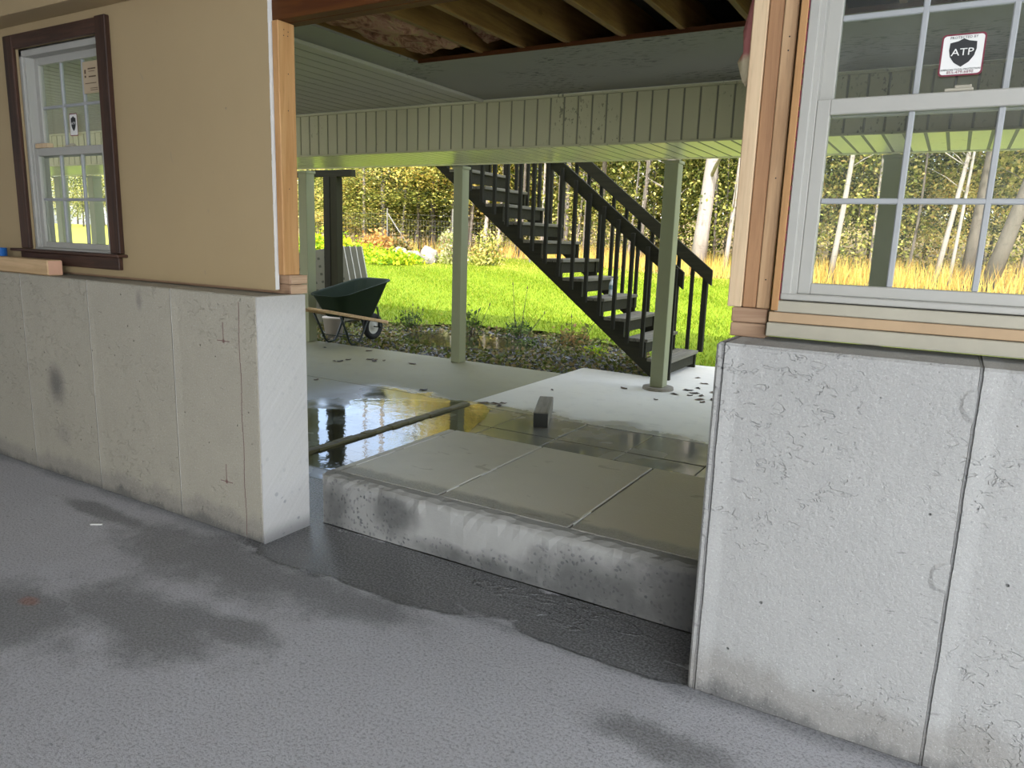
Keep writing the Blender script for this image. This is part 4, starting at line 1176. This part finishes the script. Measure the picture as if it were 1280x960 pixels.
# bucket, leaning panels and white slatted box behind it
bu = empty('bucket', (-8.02, 8.22, -0.06)); tag(bu, 'beige plastic bucket standing behind the wheelbarrow legs', 'bucket')
MB().lathe([(0.001, 0), (0.12, 0), (0.165, 0.30), (0.172, 0.30), (0.172, 0.325), (0.158, 0.325), (0.115, 0.01), (0.001, 0.01)], 28).build('pail', M['bucket'], bu, smooth=True)
hb = MB(); hb.tube([(0.17*math.cos(a), 0.17*math.sin(a)*0.5, 0.30+0.0*a) for a in np.linspace(math.pi, 2*math.pi, 12)], 0.004, 6); hb.build('bail', M['steel'], bu)
U = Vector((0.735, 0.678, 0)); N = Vector((0.678, -0.735, 0))          # along the panels / facing the viewer side
panel_labels = ['grey dimpled foam panel leaning at the front of the stack by the dark post', 'white edged panel, second of the stack leaning by the dark post',
                'white edged panel, third of the stack leaning by the dark post', 'white edged panel, rearmost of the stack leaning by the dark post']
for k in range(4):
    org = Vector((-8.95, 9.25, -0.06)) + U*(0.10*k) - N*(0.075*k)
    o = empty('leaning_panel', org, math.atan2(U.y, U.x)); tag(o, panel_labels[k], 'panel', 'panels leaning by the dark post')
    o.rotation_euler = (math.radians(-4), math.radians(-10), math.atan2(U.y, U.x))
    p = MB(); p.box(-0.62, 0.35, 0, 0.035, 0.075, 1.33, 0.004); p.build('panel_face', M['foam'], o)
    e = MB(); e.box(0.351, 0.366, -0.003, 0.042, 0.075, 1.33, 0.002); e.build('panel_edge', M['panel_white'], o)
    if k == 0:
        d = MB()
        for a in range(8):
            for c in range(9): d.box(-0.57+a*0.115, -0.53+a*0.115, -0.004, 0.003, 0.12+c*0.13, 0.16+c*0.13, 0.0)
        tag(d.build('dimple', m_plain('dark_dimple', (0.07, 0.075, 0.05), 0.8), o), 'dark dimples', kind='stuff')
wx = empty('slatted_box', (-9.62, 8.95, -0.06), 0.3); tag(wx, 'white slatted box partly hidden behind the leftmost porch post', 'box')
MB().box(-0.30, 0.33, 0.02, 0.5, 0, 0.80, 0.006).build('case', M['vinyl'], wx)
sm_ = MB().box(-0.30, 0.33, -0.012, 0.019, 0, 0.038, 0.004).mesh('slat'); sm_.materials.append(M['white'])
for k in range(12): link('slat', sm_, None, wx, (0, 0, 0.03+k*0.062))
MB().box(-0.31, 0.34, -0.01, 0.51, 0.801, 0.94, 0.02).build('lid', m_plain('pale_blue_lid', (0.30, 0.48, 0.66), 0.5), wx)

# ================================================================== GROUND, LAWN, BED
gb = MB(); gb.add([(-60, 7.4, -0.075), (60, 7.4, -0.075), (60, 12.2, -0.075), (-60, 12.2, -0.075)], [(0, 1, 2, 3)])
gb.add([(-60, 2.4, -0.08), (-16.9, 2.4, -0.08), (-16.9, 7.5, -0.08), (-60, 7.5, -0.08)], [(0, 1, 2, 3)])
tag(gb.build('garden_bed', M['soil']), kind='structure')
def edge_y(x): return 21.0 + np.clip((-6.0-np.asarray(x, float))*0.40, 0, 3.3) + np.clip((-26.0-np.asarray(x, float))*0.8, 0, 14)
def front_y(x):   # ragged near edge of the turf
    x = np.asarray(x, float)
    return np.interp(x, [-30, -12, -9, -7.2, -5, -3.6, -2.4, 5, 60], [8.6, 9.2, 9.9, 10.7, 10.7, 9.9, 9.0, 9.0, 9.0]) + 0.12*np.sin(x*4)+0.08*np.sin(x*9.3)
xs = np.linspace(-95, 30, 260); V = []; nv = 30
for x in xs:
    for t in np.linspace(0, 1, nv):
        y = front_y(x)*(1-t)+edge_y(x)*t
        V.append((x, y, float(tz(y))+0.006+0.012*math.sin(x*1.7+y*2.3)))
F = [(i*nv+k, (i+1)*nv+k, (i+1)*nv+k+1, i*nv+k+1) for i in range(len(xs)-1) for k in range(nv-1)]
tag(MB().add(V, F).build('lawn', M['lawn'], smooth=True), kind='structure')
V = []
ys_ = [0, .2, .5, 1.5, 4, 9, 20, 60, 200]
for x in np.linspace(-120, 90, 80):
    for t in ys_:
        y = float(edge_y(x))+t; V.append((x, y, float(tz(min(y, 27)))+0.004+max(0, t-15)*0.05))
m = len(ys_)
F = [(i*m+k, (i+1)*m+k, (i+1)*m+k+1, i*m+k+1) for i in range(79) for k in range(m-1)]
tag(MB().add(V, F).build('forest_floor', M['forest_floor']), kind='structure')

def wedge(n, ymin, ymax, rng, xl=-0.97, xr=0.20):
    y = np.sqrt(rng.random(n)*(ymax**2-ymin**2)+ymin**2)
    x = y*(xl+(xr-xl)*rng.random(n))
    return x, y
x, y = wedge(150000, 8.8, 24.4, RNG)
k = (y > front_y(x)-0.05) & (y < edge_y(x)+0.1); x, y = x[k], y[k]
P = np.stack([x, y, tz(y)], 1)
V, F = blades(P, 0.055, 0.016, RNG, 0.5)
o = link('lawn_grass', raw_mesh('lawn_grass', V, F), M['grass']); tag(o, 'bright green mown grass blades of the sunny lawn', 'grass', kind='stuff')
x, y = wedge(46000, 19, 30, RNG)
k = (y > edge_y(x)-0.25) & (y < edge_y(x)+1.0+3.0*RNG.random(len(y))) & ((x > -13.5) | (RNG.random(len(x)) < 0.35)); x, y = x[k], y[k]
P = np.stack([x, y, tz(y)], 1)
V, F = blades(P, 0.55, 0.022, RNG, 0.22)
o = link('tall_grass', raw_mesh('tall_grass', V, F), M['straw']); tag(o, 'golden tall dry grass along the edge of the woods', 'grass', kind='stuff')

# garden bed gravel and leaf litter
n = 9000
x = RNG.uniform(-11, -2.4, n); y = RNG.uniform(7.5, 10.9, n)
k = (y < front_y(x)+0.05) & ((x < -3.7) & (y > 7.53) | (x >= -3.7) & (y > 8.06) & (x < -2.95) | (x > -2.3) & (y > 9)); pdg = ((x+6.2)/1.1)**2+((y-9.3)/0.75)**2; k &= pdg > 1.1
x, y = x[k], y[k]; n = len(x)
s = RNG.uniform(0.012, 0.038, n)[:, None, None]
octa = np.array([(1, 0, 0), (0, 1, 0), (-1, 0, 0), (0, -1, 0), (0, 0, .7), (0, 0, -.7)], float)
th = RNG.random(n)*6.28
R = np.zeros((n, 3, 3)); R[:, 0, 0] = np.cos(th); R[:, 0, 1] = -np.sin(th); R[:, 1, 0] = np.sin(th); R[:, 1, 1] = np.cos(th); R[:, 2, 2] = 1
V = np.einsum('nij,kj->nki', R, octa)*s*RNG.uniform(.7, 1.3, (n, 6, 1)) + np.stack([x, y, np.full(n, -0.065)], 1)[:, None, :]
fo = np.array([(0, 1, 4), (1, 2, 4), (2, 3, 4), (3, 0, 4), (1, 0, 5), (2, 1, 5), (3, 2, 5), (0, 3, 5)])
F = (fo[None]+6*np.arange(n)[:, None, None]).reshape(-1, 3)
o = link('bed_gravel', raw_mesh('bed_gravel', V.reshape(-1, 3), F), M['gravel']); tag(o, 'wet grey gravel covering the garden bed', 'gravel', kind='stuff')
n = 15000
x = RNG.uniform(-11, -2.2, n); y = RNG.uniform(7.5, 11.0, n)
dens = 0.5+0.5*np.sin(x*2.1+y*3)*np.sin(y*2.7-x)
k = (y < front_y(x)+0.1) & ((x < -3.7) & (y > 7.52) | (x >= -3.7) & (y > 8.06) & (x < -2.95) | (x > -2.3) & (y > 9)) & (RNG.random(n) < dens+0.25)
pdx = ((x+6.2)/1.1)**2+((y-9.3)/0.75)**2
k &= (pdx > 1.25) | (RNG.random(n) < 0.03)
C = np.stack([x[k], y[k], RNG.uniform(-0.06, 0.03, k.sum())], 1)
V, F = leaf_quads(C, 0.065, RNG, 0.6, 0.45)
o = link('leaf_litter', raw_mesh('leaf_litter', V, F), M['litter']); tag(o, 'dead leaves and small weeds littering the garden bed', 'leaf litter', kind='stuff')

# dead leaves on the patio
lm = MB().add([(-.045, 0, .004), (-.02, .02, .012), (.015, .024, .004), (.05, .004, .010), (.02, -.022, .003), (-.018, -.02, .010), (0, 0, .002)], [(0, 1, 6), (1, 2, 6), (2, 3, 6), (3, 4, 6), (4, 5, 6), (5, 0, 6)]).mesh('dead_leaf')
lm.materials.append(M['deadleaf'])
for (lx, ly) in ((-6.49, 7.29), (-7.1, 7.1), (-5.95, 6.81), (-5.84, 6.83), (-5.44, 6.88), (-5.57, 5.44), (-6.24, 6.4), (-6.19, 6.44), (-6.2, 6.59), (-4.39, 5.73), (-5.9, 6.72), (-6.02, 6.78),
                 (-2.3, 7.2), (-2.25, 7.5), (-2.2, 7.68), (-2.15, 7.24), (-2.15, 7.39), (-2.01, 7.11), (-1.95, 7.0), (-1.9, 7.2), (-2.83, 7.15), (-3.38, 6.57), (-2.36, 6.82), (-2.39, 8.3), (-2.22, 7.99), (-2.05, 7.3), (-1.98, 7.55), (-3.6, 5.62), (-3.5, 5.66), (-3.42, 5.6), (-3.45, 5.72)):
    o = link('dead_leaf', lm, None, None, (lx, ly, 0.0015), (0, 0, random.uniform(0, 6.28)))
    s_ = random.uniform(0.7, 1.5); o.scale = (s_, s_, 1)
    tag(o, 'dark dead leaf lying on the patio slabs', 'leaf', 'dead leaves on the patio')
ch = MB(); ch.box(-0.03, 0.03, -0.006, 0.006, 0, 0.006, 0.002)
tag(ch.build('plaster_chip', M['white'], None, (-3.60, 1.98, 0.0015), (0, 0, 0.6)), 'small white chip lying on the garage floor by the left wall', 'chip')

# plants in the bed
def plant(x, y, r, h, n, mat, label, stems=(), leaf=0.07, name='bed_plant', cat='plant', z0=-0.06):
    o = empty(name, (x, y, z0)); tag(o, label, cat); r *= 0.72; n = int(n*0.7)
    rng = np.random.default_rng(int(abs(x*100+y*37)))
    c = rng.normal(size=(n, 3))*np.array([r*0.5, r*0.5, h*0.24])+np.array([0, 0, h*0.45]); c[:, 2] = np.abs(c[:, 2])+0.02
    V, F = leaf_quads(c, leaf, rng, 0.5, 0.2)
    f = link('foliage', raw_mesh('foliage', V, F), M[mat], o); f['kind'] = 'stuff'
    st = MB()
    for k in range(7):
        a = random.uniform(0, 6.28); st.tube([(0, 0, 0), (math.cos(a)*r*0.3, math.sin(a)*r*0.3, h*0.5), (math.cos(a)*r*0.5, math.sin(a)*r*0.5, h*0.85)], [0.006, 0.004, 0.002], 5)
    for (dx, dy, hh) in stems:
        st.tube([(dx*0.3, dy*0.3, 0), (dx*0.7, dy*0.7, hh*0.6), (dx, dy, hh)], [0.007, 0.005, 0.003], 5)
        st.tube([(dx, dy, hh), (dx*1.02, dy, hh+0.05)], [0.012, 0.004], 5)
    st.build('stem', M['bark_dark'], o)
    return o
plant(-7.75, 9.75, 0.28, 0.30, 220, 'leaf_bed', 'low leafy plant with upright spikes left of the middle post', ((0.0, 0.05, 0.42), (0.15, 0.0, 0.38), (0.25, 0, 0.36), (-0.12, 0, 0.3)))
plant(-6.72, 10.05, 0.26, 0.42, 150, 'leaf_bed', 'leafy plant with drooping stems right behind the middle post', ((0.28, 0.1, 0.5), (0.2, -0.1, 0.4), (-0.35, 0, 0.3)), 0.08)
plant(-5.95, 10.25, 0.30, 0.30, 240, 'leaf_bed', 'leafy plant with two tall thin stalks right of the middle post', ((-0.12, 0, 0.85), (0.12, 0.05, 0.80), (0.42, 0.1, 0.42)))
plant(-4.75, 9.85, 0.34, 0.30, 300, 'leaf_bedbrown', 'fading brown and green plant next to the stair stringer', ((-0.05, 0, 0.46), (0.3, 0.1, 0.42)), 0.08)
plant(-5.35, 9.55, 0.2, 0.10, 160, 'leaf_bed', 'low weed clump between the stalky plant and the stairs', (), 0.05)
plant(-4.15, 9.35, 0.25, 0.14, 200, 'leaf_bright', 'small light green weed clump under the stair stringer', (), 0.05)

# ------------------------------------------------------------------ far garden on the left: hedge of ground cover, shrubs, stones, fence
def shrub(name, x, y, rx, ry, h, n, mat, label, leaf=0.12, cat='shrub', z=None):
    z = float(tz(y)) if z is None else z
    o = empty(name, (x, y, z)); tag(o, label, cat)
    rng = np.random.default_rng(int(abs(x*131+y*17)))
    c = rng.normal(size=(n, 3)); c /= np.linalg.norm(c, axis=1, keepdims=True); c *= (rng.random(n)**0.33)[:, None]*(1+0.18*rng.normal(size=n))[:, None]
    c[:, 2] = np.abs(c[:, 2]); c *= np.array([rx, ry, h]); c[:, 2] += 0.03
    V, F = leaf_quads(c, leaf, rng, 0.6)
    f = link('foliage', raw_mesh('foliage', V, F), M[mat], o); f['kind'] = 'stuff'
    st = MB()
    for k in range(6):
        a = k*1.05; st.tube([(0, 0, 0), (math.cos(a)*rx*0.3, math.sin(a)*ry*0.3, h*0.4), (math.cos(a)*rx*0.6, math.sin(a)*ry*0.6, h*0.75)], [0.02, 0.014, 0.006], 5)
    st.build('stem', M['bark_dark'], o)
    return o
for k, (x, y, rx, h) in enumerate(((-18.3, 20.3, 1.3, 0.55), (-16.6, 20.0, 1.1, 0.42), (-19.6, 20.2, 1.2, 0.95), (-20.8, 20.0, 1.3, 1.0))):
    shrub('ground_cover', x, y, rx, 0.9, h, 1500, 'leaf_bright', ['bright yellow green ground cover mound behind the leaning panels', 'low bright ground cover at the right end of the bed before the stones',
          'taller ground cover seen between the leftmost post and the dark post', 'bright ground cover at the far left behind the leftmost post'][k], 0.14, 'ground cover')
shrub('ornamental_grass', -18.6, 21.3, 0.9, 0.6, 1.0, 900, 'leaf_russet', 'russet orange shrub behind the ground cover left of the stones', 0.16)
shrub('ornamental_grass', -17.7, 21.6, 0.6, 0.5, 0.95, 700, 'leaf_bedbrown', 'rounded yellow brown shrub just left of the pale stones', 0.12)
shrub('flowering_shrub', -14.9, 21.0, 0.65, 0.5, 1.15, 800, 'leaf_flower', 'pale flowering shrub to the right of the stones', 0.11)
shrub('flowering_shrub', -13.6, 21.2, 0.6, 0.5, 1.1, 800, 'leaf_mix', 'yellow green shrub left of the middle post at the lawn edge', 0.11)
def stone(x, y, s, label, seed):
    r = random.Random(seed)
    bm = bmesh.new(); bmesh.ops.create_icosphere(bm, subdivisions=2, radius=1)
    for v in bm.verts:
        n_ = 1+0.16*math.sin(v.co.x*3+seed)+0.13*math.sin(v.co.y*4+seed*2)+r.uniform(-.06, .06)
        v.co = Vector((v.co.x*s[0], v.co.y*s[1], v.co.z*s[2]))*n_
    me = bpy.data.meshes.new('garden_stone'); bm.to_mesh(me); bm.free()
    o = link('garden_stone', me, M['stone'], None, (x, y, float(tz(y))+s[2]*0.55), (0, 0, r.uniform(0, 3)))
    tag(o, label, 'stone')
for k, (x, y, s) in enumerate(((-17.25, 20.95, (0.42, 0.3, 0.30)), (-16.55, 20.9, (0.45, 0.35, 0.26)), (-16.0, 21.2, (0.40, 0.3, 0.36)), (-15.65, 20.8, (0.32, 0.25, 0.22)), (-16.3, 20.4, (0.25, 0.2, 0.16)), (-17.0, 20.5, (0.22, 0.2, 0.15)))):
    stone(x, y, s, ['leftmost pale fieldstone at the planting bed edge', 'broad flat pale fieldstone in the middle of the stone row', 'tallest pale fieldstone in the stone row', 'rightmost pale fieldstone beside the flowering shrub',
                    'small fieldstone in front of the broad flat stone', 'small fieldstone in front of the leftmost stone'][k], k+1)
fe = empty('wire_fence', (0, 0, 0)); tag(fe, 'tall wire mesh garden fence with thin posts at the wood edge', 'fence')
FY = 22.6
wm = MB()
xa, xb = -24.5, -8.5
zt = lambda x: float(tz(FY)) + (1.75 if x < -19.1 else 1.75-0.05*min(6, x+19.1))
def wire(p, q, t): wm.bar(p, q, t, t)
for k in range(9):
    wire((xa, FY, float(tz(FY))+0.2*k+0.05), (-19.15, FY, float(tz(FY))+0.2*k+0.05), 0.0035)
    wire((-19.15, FY, float(tz(FY))+0.2*k+0.05), (xb, FY+0.8, float(tz(FY))+0.17*k+0.05), 0.0035)
xx = xa
while xx < xb:
    yy = FY if xx < -19.15 else FY+0.8*(xx+19.15)/(xb+19.15)
    wire((xx, yy, float(tz(FY))), (xx+0.001, yy, float(tz(FY))+(1.66 if xx < -19.15 else 1.42)), 0.0035); xx += 0.13
wo_ = wm.build('wire_mesh', M['wire'], fe); wo_['kind'] = 'stuff'
for px_ in (-24.4, -21.8, -19.15, -16.2, -13.0, -10.0):
    yy = FY if px_ <= -19.15 else FY+0.8*(px_+19.15)/(xb+19.15)
    MB().tube([(px_, yy, float(tz(FY))-0.05), (px_, yy, float(tz(FY))+1.85)], 0.03, 8).build('fence_post', M['wire'], fe)
MB().tube([(-19.1, FY-0.03, float(tz(FY))+1.65), (-17.7, FY-0.1, float(tz(FY))+0.05)], 0.025, 8).build('brace', M['wire'], fe)

# ================================================================== WOODS
def crown_mesh(seed, n, h0, h1, r, leaf, mat, ncl=46):
    rng = np.random.default_rng(seed)
    z = h0+(h1-h0)*rng.random(ncl)
    prof = np.sin(np.clip((z-h0)/(h1-h0), 0.05, 1)*math.pi*0.85+0.35)
    a = rng.random(ncl)*6.283; rad = r*np.sqrt(rng.random(ncl))*np.clip(prof, 0.25, 1)
    cl = np.stack([rad*np.cos(a), rad*np.sin(a), z], 1)
    i = rng.integers(0, ncl, n)
    c = cl[i]+rng.normal(size=(n, 3))*np.array([0.62, 0.62, 0.30])
    c[:, 2] = np.maximum(c[:, 2], 0.15)
    V, F = leaf_quads(c, leaf, rng, 0.65, 0.25)
    me = raw_mesh('foliage', V, F); me.materials.append(M[mat])
    return me
crowns = {}
for ci, mt in enumerate(('leaf_green', 'leaf_mix', 'leaf_gold')):
    crowns[mt] = [crown_mesh(10*ci+s, 7500, 1.5, 8.5+s, 2.5, 0.135, mt) for s in range(2)] + [crown_mesh(10*ci+7, 3600, 0.5, 3.6, 1.5, 0.11, mt, 30)]
def trunk_mb(h, w, lean=(0, 0), bend=0.0, seed=0, branches=4):
    r = random.Random(seed); t = MB(); pts, rs = [], []
    for i in range(9):
        u = i/8
        pts.append((lean[0]*u+bend*math.sin(u*3.1), lean[1]*u+bend*0.5*math.sin(u*4), h*u)); rs.append(w/2*(1.15-0.75*u)+(0.06*w if i == 0 else 0))
    t.tube(pts, rs, 9)
    for k in range(branches):
        u = r.uniform(0.3, 0.85); i = int(u*8); p = Vector(pts[i]); a = r.uniform(0, 6.28); L = r.uniform(0.6, 1.8)
        t.tube([p, p+Vector((math.cos(a)*L*0.5, math.sin(a)*L*0.5, L*0.35)), p+Vector((math.cos(a)*L, math.sin(a)*L, L*0.6))], [w*0.14, w*0.09, w*0.03], 5)
    return t
def ntree(x, y, w, h, mat, label, lean=(0, 0), bend=0.0, crown=None, cz=1.0, group=None, seed=0, branches=4, cat='tree'):
    ny = float(edge_y(x)) + 0.5 + 0.35*(y-22.8)
    x *= ny/y; y = ny
    z = float(tz(min(y, 27)))
    o = empty('tree', (x, y, z)); tag(o, label, cat, group)
    trunk_mb(h, w, lean, bend, seed, branches).build('trunk', M[mat], o, smooth=True)
    if crown is not None:
        f = link('foliage', crown, None, o, (0, 0, 0 if cz == 1 else cz if x > -0.7*y else 0.3), (0, 0, seed*1.3))
        if x < -0.7*y and cz != 1: f.scale = (1, 1, 0.5); f['kind'] = 'stuff'
    return o
# trunks that can be told apart
CG, CM, CY = crowns['leaf_green'], crowns['leaf_mix'], crowns['leaf_gold']
ntree(-6.95, 23.0, 0.40, 11, 'bark_pale', 'thick pale trunk just right of the stairs post, leaning slightly right', (0.75, 0), 0.0, CM[0], 3.8, seed=1)
ntree(-5.95, 24.5, 0.30, 11, 'bark_grey', 'grey trunk at the right edge of the opening, near the pale stud', (0.9, 0), 0.0, CM[1], 4.0, seed=2)
ntree(-8.55, 24.5, 0.32, 11, 'bark_pale', 'pale mottled trunk just left of the stairs post', (-0.1, 0), 0.08, CM[0], 4.5, seed=3)
ntree(-9.9, 25.5, 0.16, 9, 'bark_pale', 'slim pale trunk behind the upper handrail', (0.2, 0), 0.10, CY[1], 3.6, seed=4)
ntree(-11.2, 25.0, 0.18, 10, 'bark_dark', 'dark trunk behind the top of the handrail', (0.1, 0), 0.0, CG[0], 4.0, seed=5)
ntree(-12.6, 24.5, 0.26, 10, 'bark_grey', 'grey trunk seen between the middle balusters', (0.1, 0), 0.0, CM[1], 4.0, seed=6)
ntree(-13.4, 26.5, 0.22, 10, 'bark_pale', 'white birch seen between the upper balusters', (0.0, 0), 0.05, CM[0], 4.0, seed=7)
ntree(-16.1, 24.8, 0.16, 6.5, 'bark_pale', 'crooked white birch just left of the middle post', (-0.3, 0), 0.22, None, seed=8, branches=6)
ntree(-21.6, 24.0, 0.14, 10, 'bark_pale', 'thin white trunk, left of the pair beside the dark post', (0.0, 0), 0.0, CG[1], 3.8, seed=9)
ntree(-21.3, 24.9, 0.22, 10, 'bark_pale', 'pale trunk, right of the pair beside the dark post', (-0.3, 0), 0.04, CM[1], 3.8, seed=10)
ntree(-19.9, 25.5, 0.12, 9, 'bark_grey', 'slim grey sapling left of the fence brace', (-0.2, 0), 0.05, CG[0], 3.4, seed=11)
ntree(-18.0, 26.5, 0.24, 9, 'bark_dark', 'dark forked trunk above the fence brace', (0.3, 0), 0.1, CY[0], 3.4, seed=12, branches=7)
ntree(-13.9, 23.9, 0.12, 7, 'bark_grey', 'thin grey sapling under the stair stringer', (0.1, 0), 0.05, CG[1], 3.0, seed=13)
ntree(-15.1, 25.6, 0.14, 7, 'bark_grey', 'thin grey sapling right of the middle post', (-0.1, 0), 0.05, CM[0], 3.0, seed=14)
ntree(-3.05, 23.0, 0.14, 8, 'bark_pale', 'slender white birch at the left of the right window', (0.35, 0), 0.08, CG[0], 4.0, seed=15)
ntree(-0.45, 24.0, 0.12, 8, 'bark_pale', 'thin crooked birch in the middle pane of the right window', (0.75, 0), 0.06, CG[1], 4.0, seed=16)
ntree(0.30, 25.0, 0.26, 10, 'bark_grey', 'grey trunk in the middle pane of the right window', (0.5, 0), 0.0, CM[1], 4.5, seed=17)
ntree(0.80, 23.5, 0.34, 9, 'bark_grey', 'leaning thick trunk in the right pane of the right window', (1.9, 0), 0.0, CM[0], 4.5, seed=18)
ntree(1.60, 22.8, 0.12, 8, 'bark_pale', 'white sapling at the right edge of the picture', (0.9, 0), 0.04, CG[0], 4.0, seed=19)
# the golden maple left of the middle post
ntree(-17.3, 24.6, 0.18, 7, 'bark_dark', 'golden orange tree left of the middle post', (0.4, 0), 0.1, crown_mesh(91, 9000, 1.9, 7.0, 2.3, 0.13, 'leaf_gold'), 1.0, seed=21)
# the mass of the woods: nothing tells these apart
rng = random.Random(5)
cnt = 0
for row, (yr, step) in enumerate(((27.0, 2.6), (30.0, 3.0), (34.0, 3.4), (41.0, 3.8), (50.0, 5.0))):
    x = -1.08*yr
    while x < 0.32*yr:
        y = yr+rng.uniform(-1.3, 1.6)
        mt = rng.choice(['leaf_green', 'leaf_green', 'leaf_green', 'leaf_mix', 'leaf_mix', 'leaf_mix', 'leaf_gold'])
        cr = crowns[mt][rng.choice([0, 1])]
        o = empty('tree', (x+rng.uniform(-1, 1), y, float(tz(min(y, 27)))), rng.uniform(0, 6.28))
        tag(o, 'leafy green and gold tree in the mass of the woods', 'tree', 'trees of the woods')
        s_ = rng.uniform(0.85, 1.25); low = 0.5 if x < -0.72*y else 1.0
        o.scale = (s_, s_, s_*rng.uniform(0.85, 1.15)*low)
        if cnt < 5: tm = trunk_mb(8, rng.uniform(0.12, 0.24), (rng.uniform(-.5, .5), 0), 0.1, cnt+40, 5).mesh('trunk', True); tm.materials.append(M['bark_grey' if cnt % 2 else 'bark_dark']); TR = globals().setdefault('TR', []); TR.append(tm)
        link('trunk', TR[cnt % len(TR)], None, o)
        f = link('foliage', cr, None, o); f['kind'] = 'stuff'
        cnt += 1; x += step*rng.uniform(0.75, 1.25)
for i in range(20):
    x = -27+i*1.6+rng.uniform(-.6, .6); y = float(edge_y(x))+rng.uniform(2.4, 5.0)
    mt = rng.choice(['leaf_green', 'leaf_mix', 'leaf_mix', 'leaf_gold'])
    o = empty('sapling', (x, y, float(tz(min(y, 27)))), rng.uniform(0, 6.28)); s_ = rng.uniform(0.7, 1.15); o.scale = (s_, s_, s_)
    tag(o, 'leafy sapling at the edge of the woods', 'tree', 'saplings at the wood edge')
    link('trunk', TR[i % len(TR)], None, o, (0, 0, 0)).scale = (0.4, 0.4, 0.45)
    f = link('foliage', crowns[mt][2], None, o); f['kind'] = 'stuff'
for (x, y) in ((-50, 33), (-58, 36), (-56, 40), (-64, 38), (-66, 42), (-70, 39), (-74, 43), (-62, 35), (-52, 39), (-78, 42)):
    o = empty('tree', (x, y, float(tz(min(y, 27)))), rng.uniform(0, 6.28)); s_ = rng.uniform(0.9, 1.2); o.scale = (s_, s_, s_)
    tag(o, 'leafy tree far to the left, seen through the left window', 'tree', 'trees seen through the left window')
    link('trunk', TR[0], None, o)
    f = link('foliage', crowns[rng.choice(['leaf_green', 'leaf_mix'])][0], None, o); f['kind'] = 'stuff'
for i in range(22):
    x = -22.5+i*1.12+rng.uniform(-.4, .4); y = float(edge_y(x))+rng.uniform(0.8, 2.6)
    o = empty('tree', (x, y, float(tz(y)))); tag(o, 'thin bare trunk standing along the edge of the woods', 'tree', 'thin trunks at the wood edge')
    tm = trunk_mb(rng.uniform(5, 8), rng.uniform(0.07, 0.13), (rng.uniform(-.4, .6), 0), rng.uniform(0, 0.12), 200+i, 5).build('trunk', M[rng.choice(['bark_grey', 'bark_pale', 'bark_pale'])], o, smooth=True)
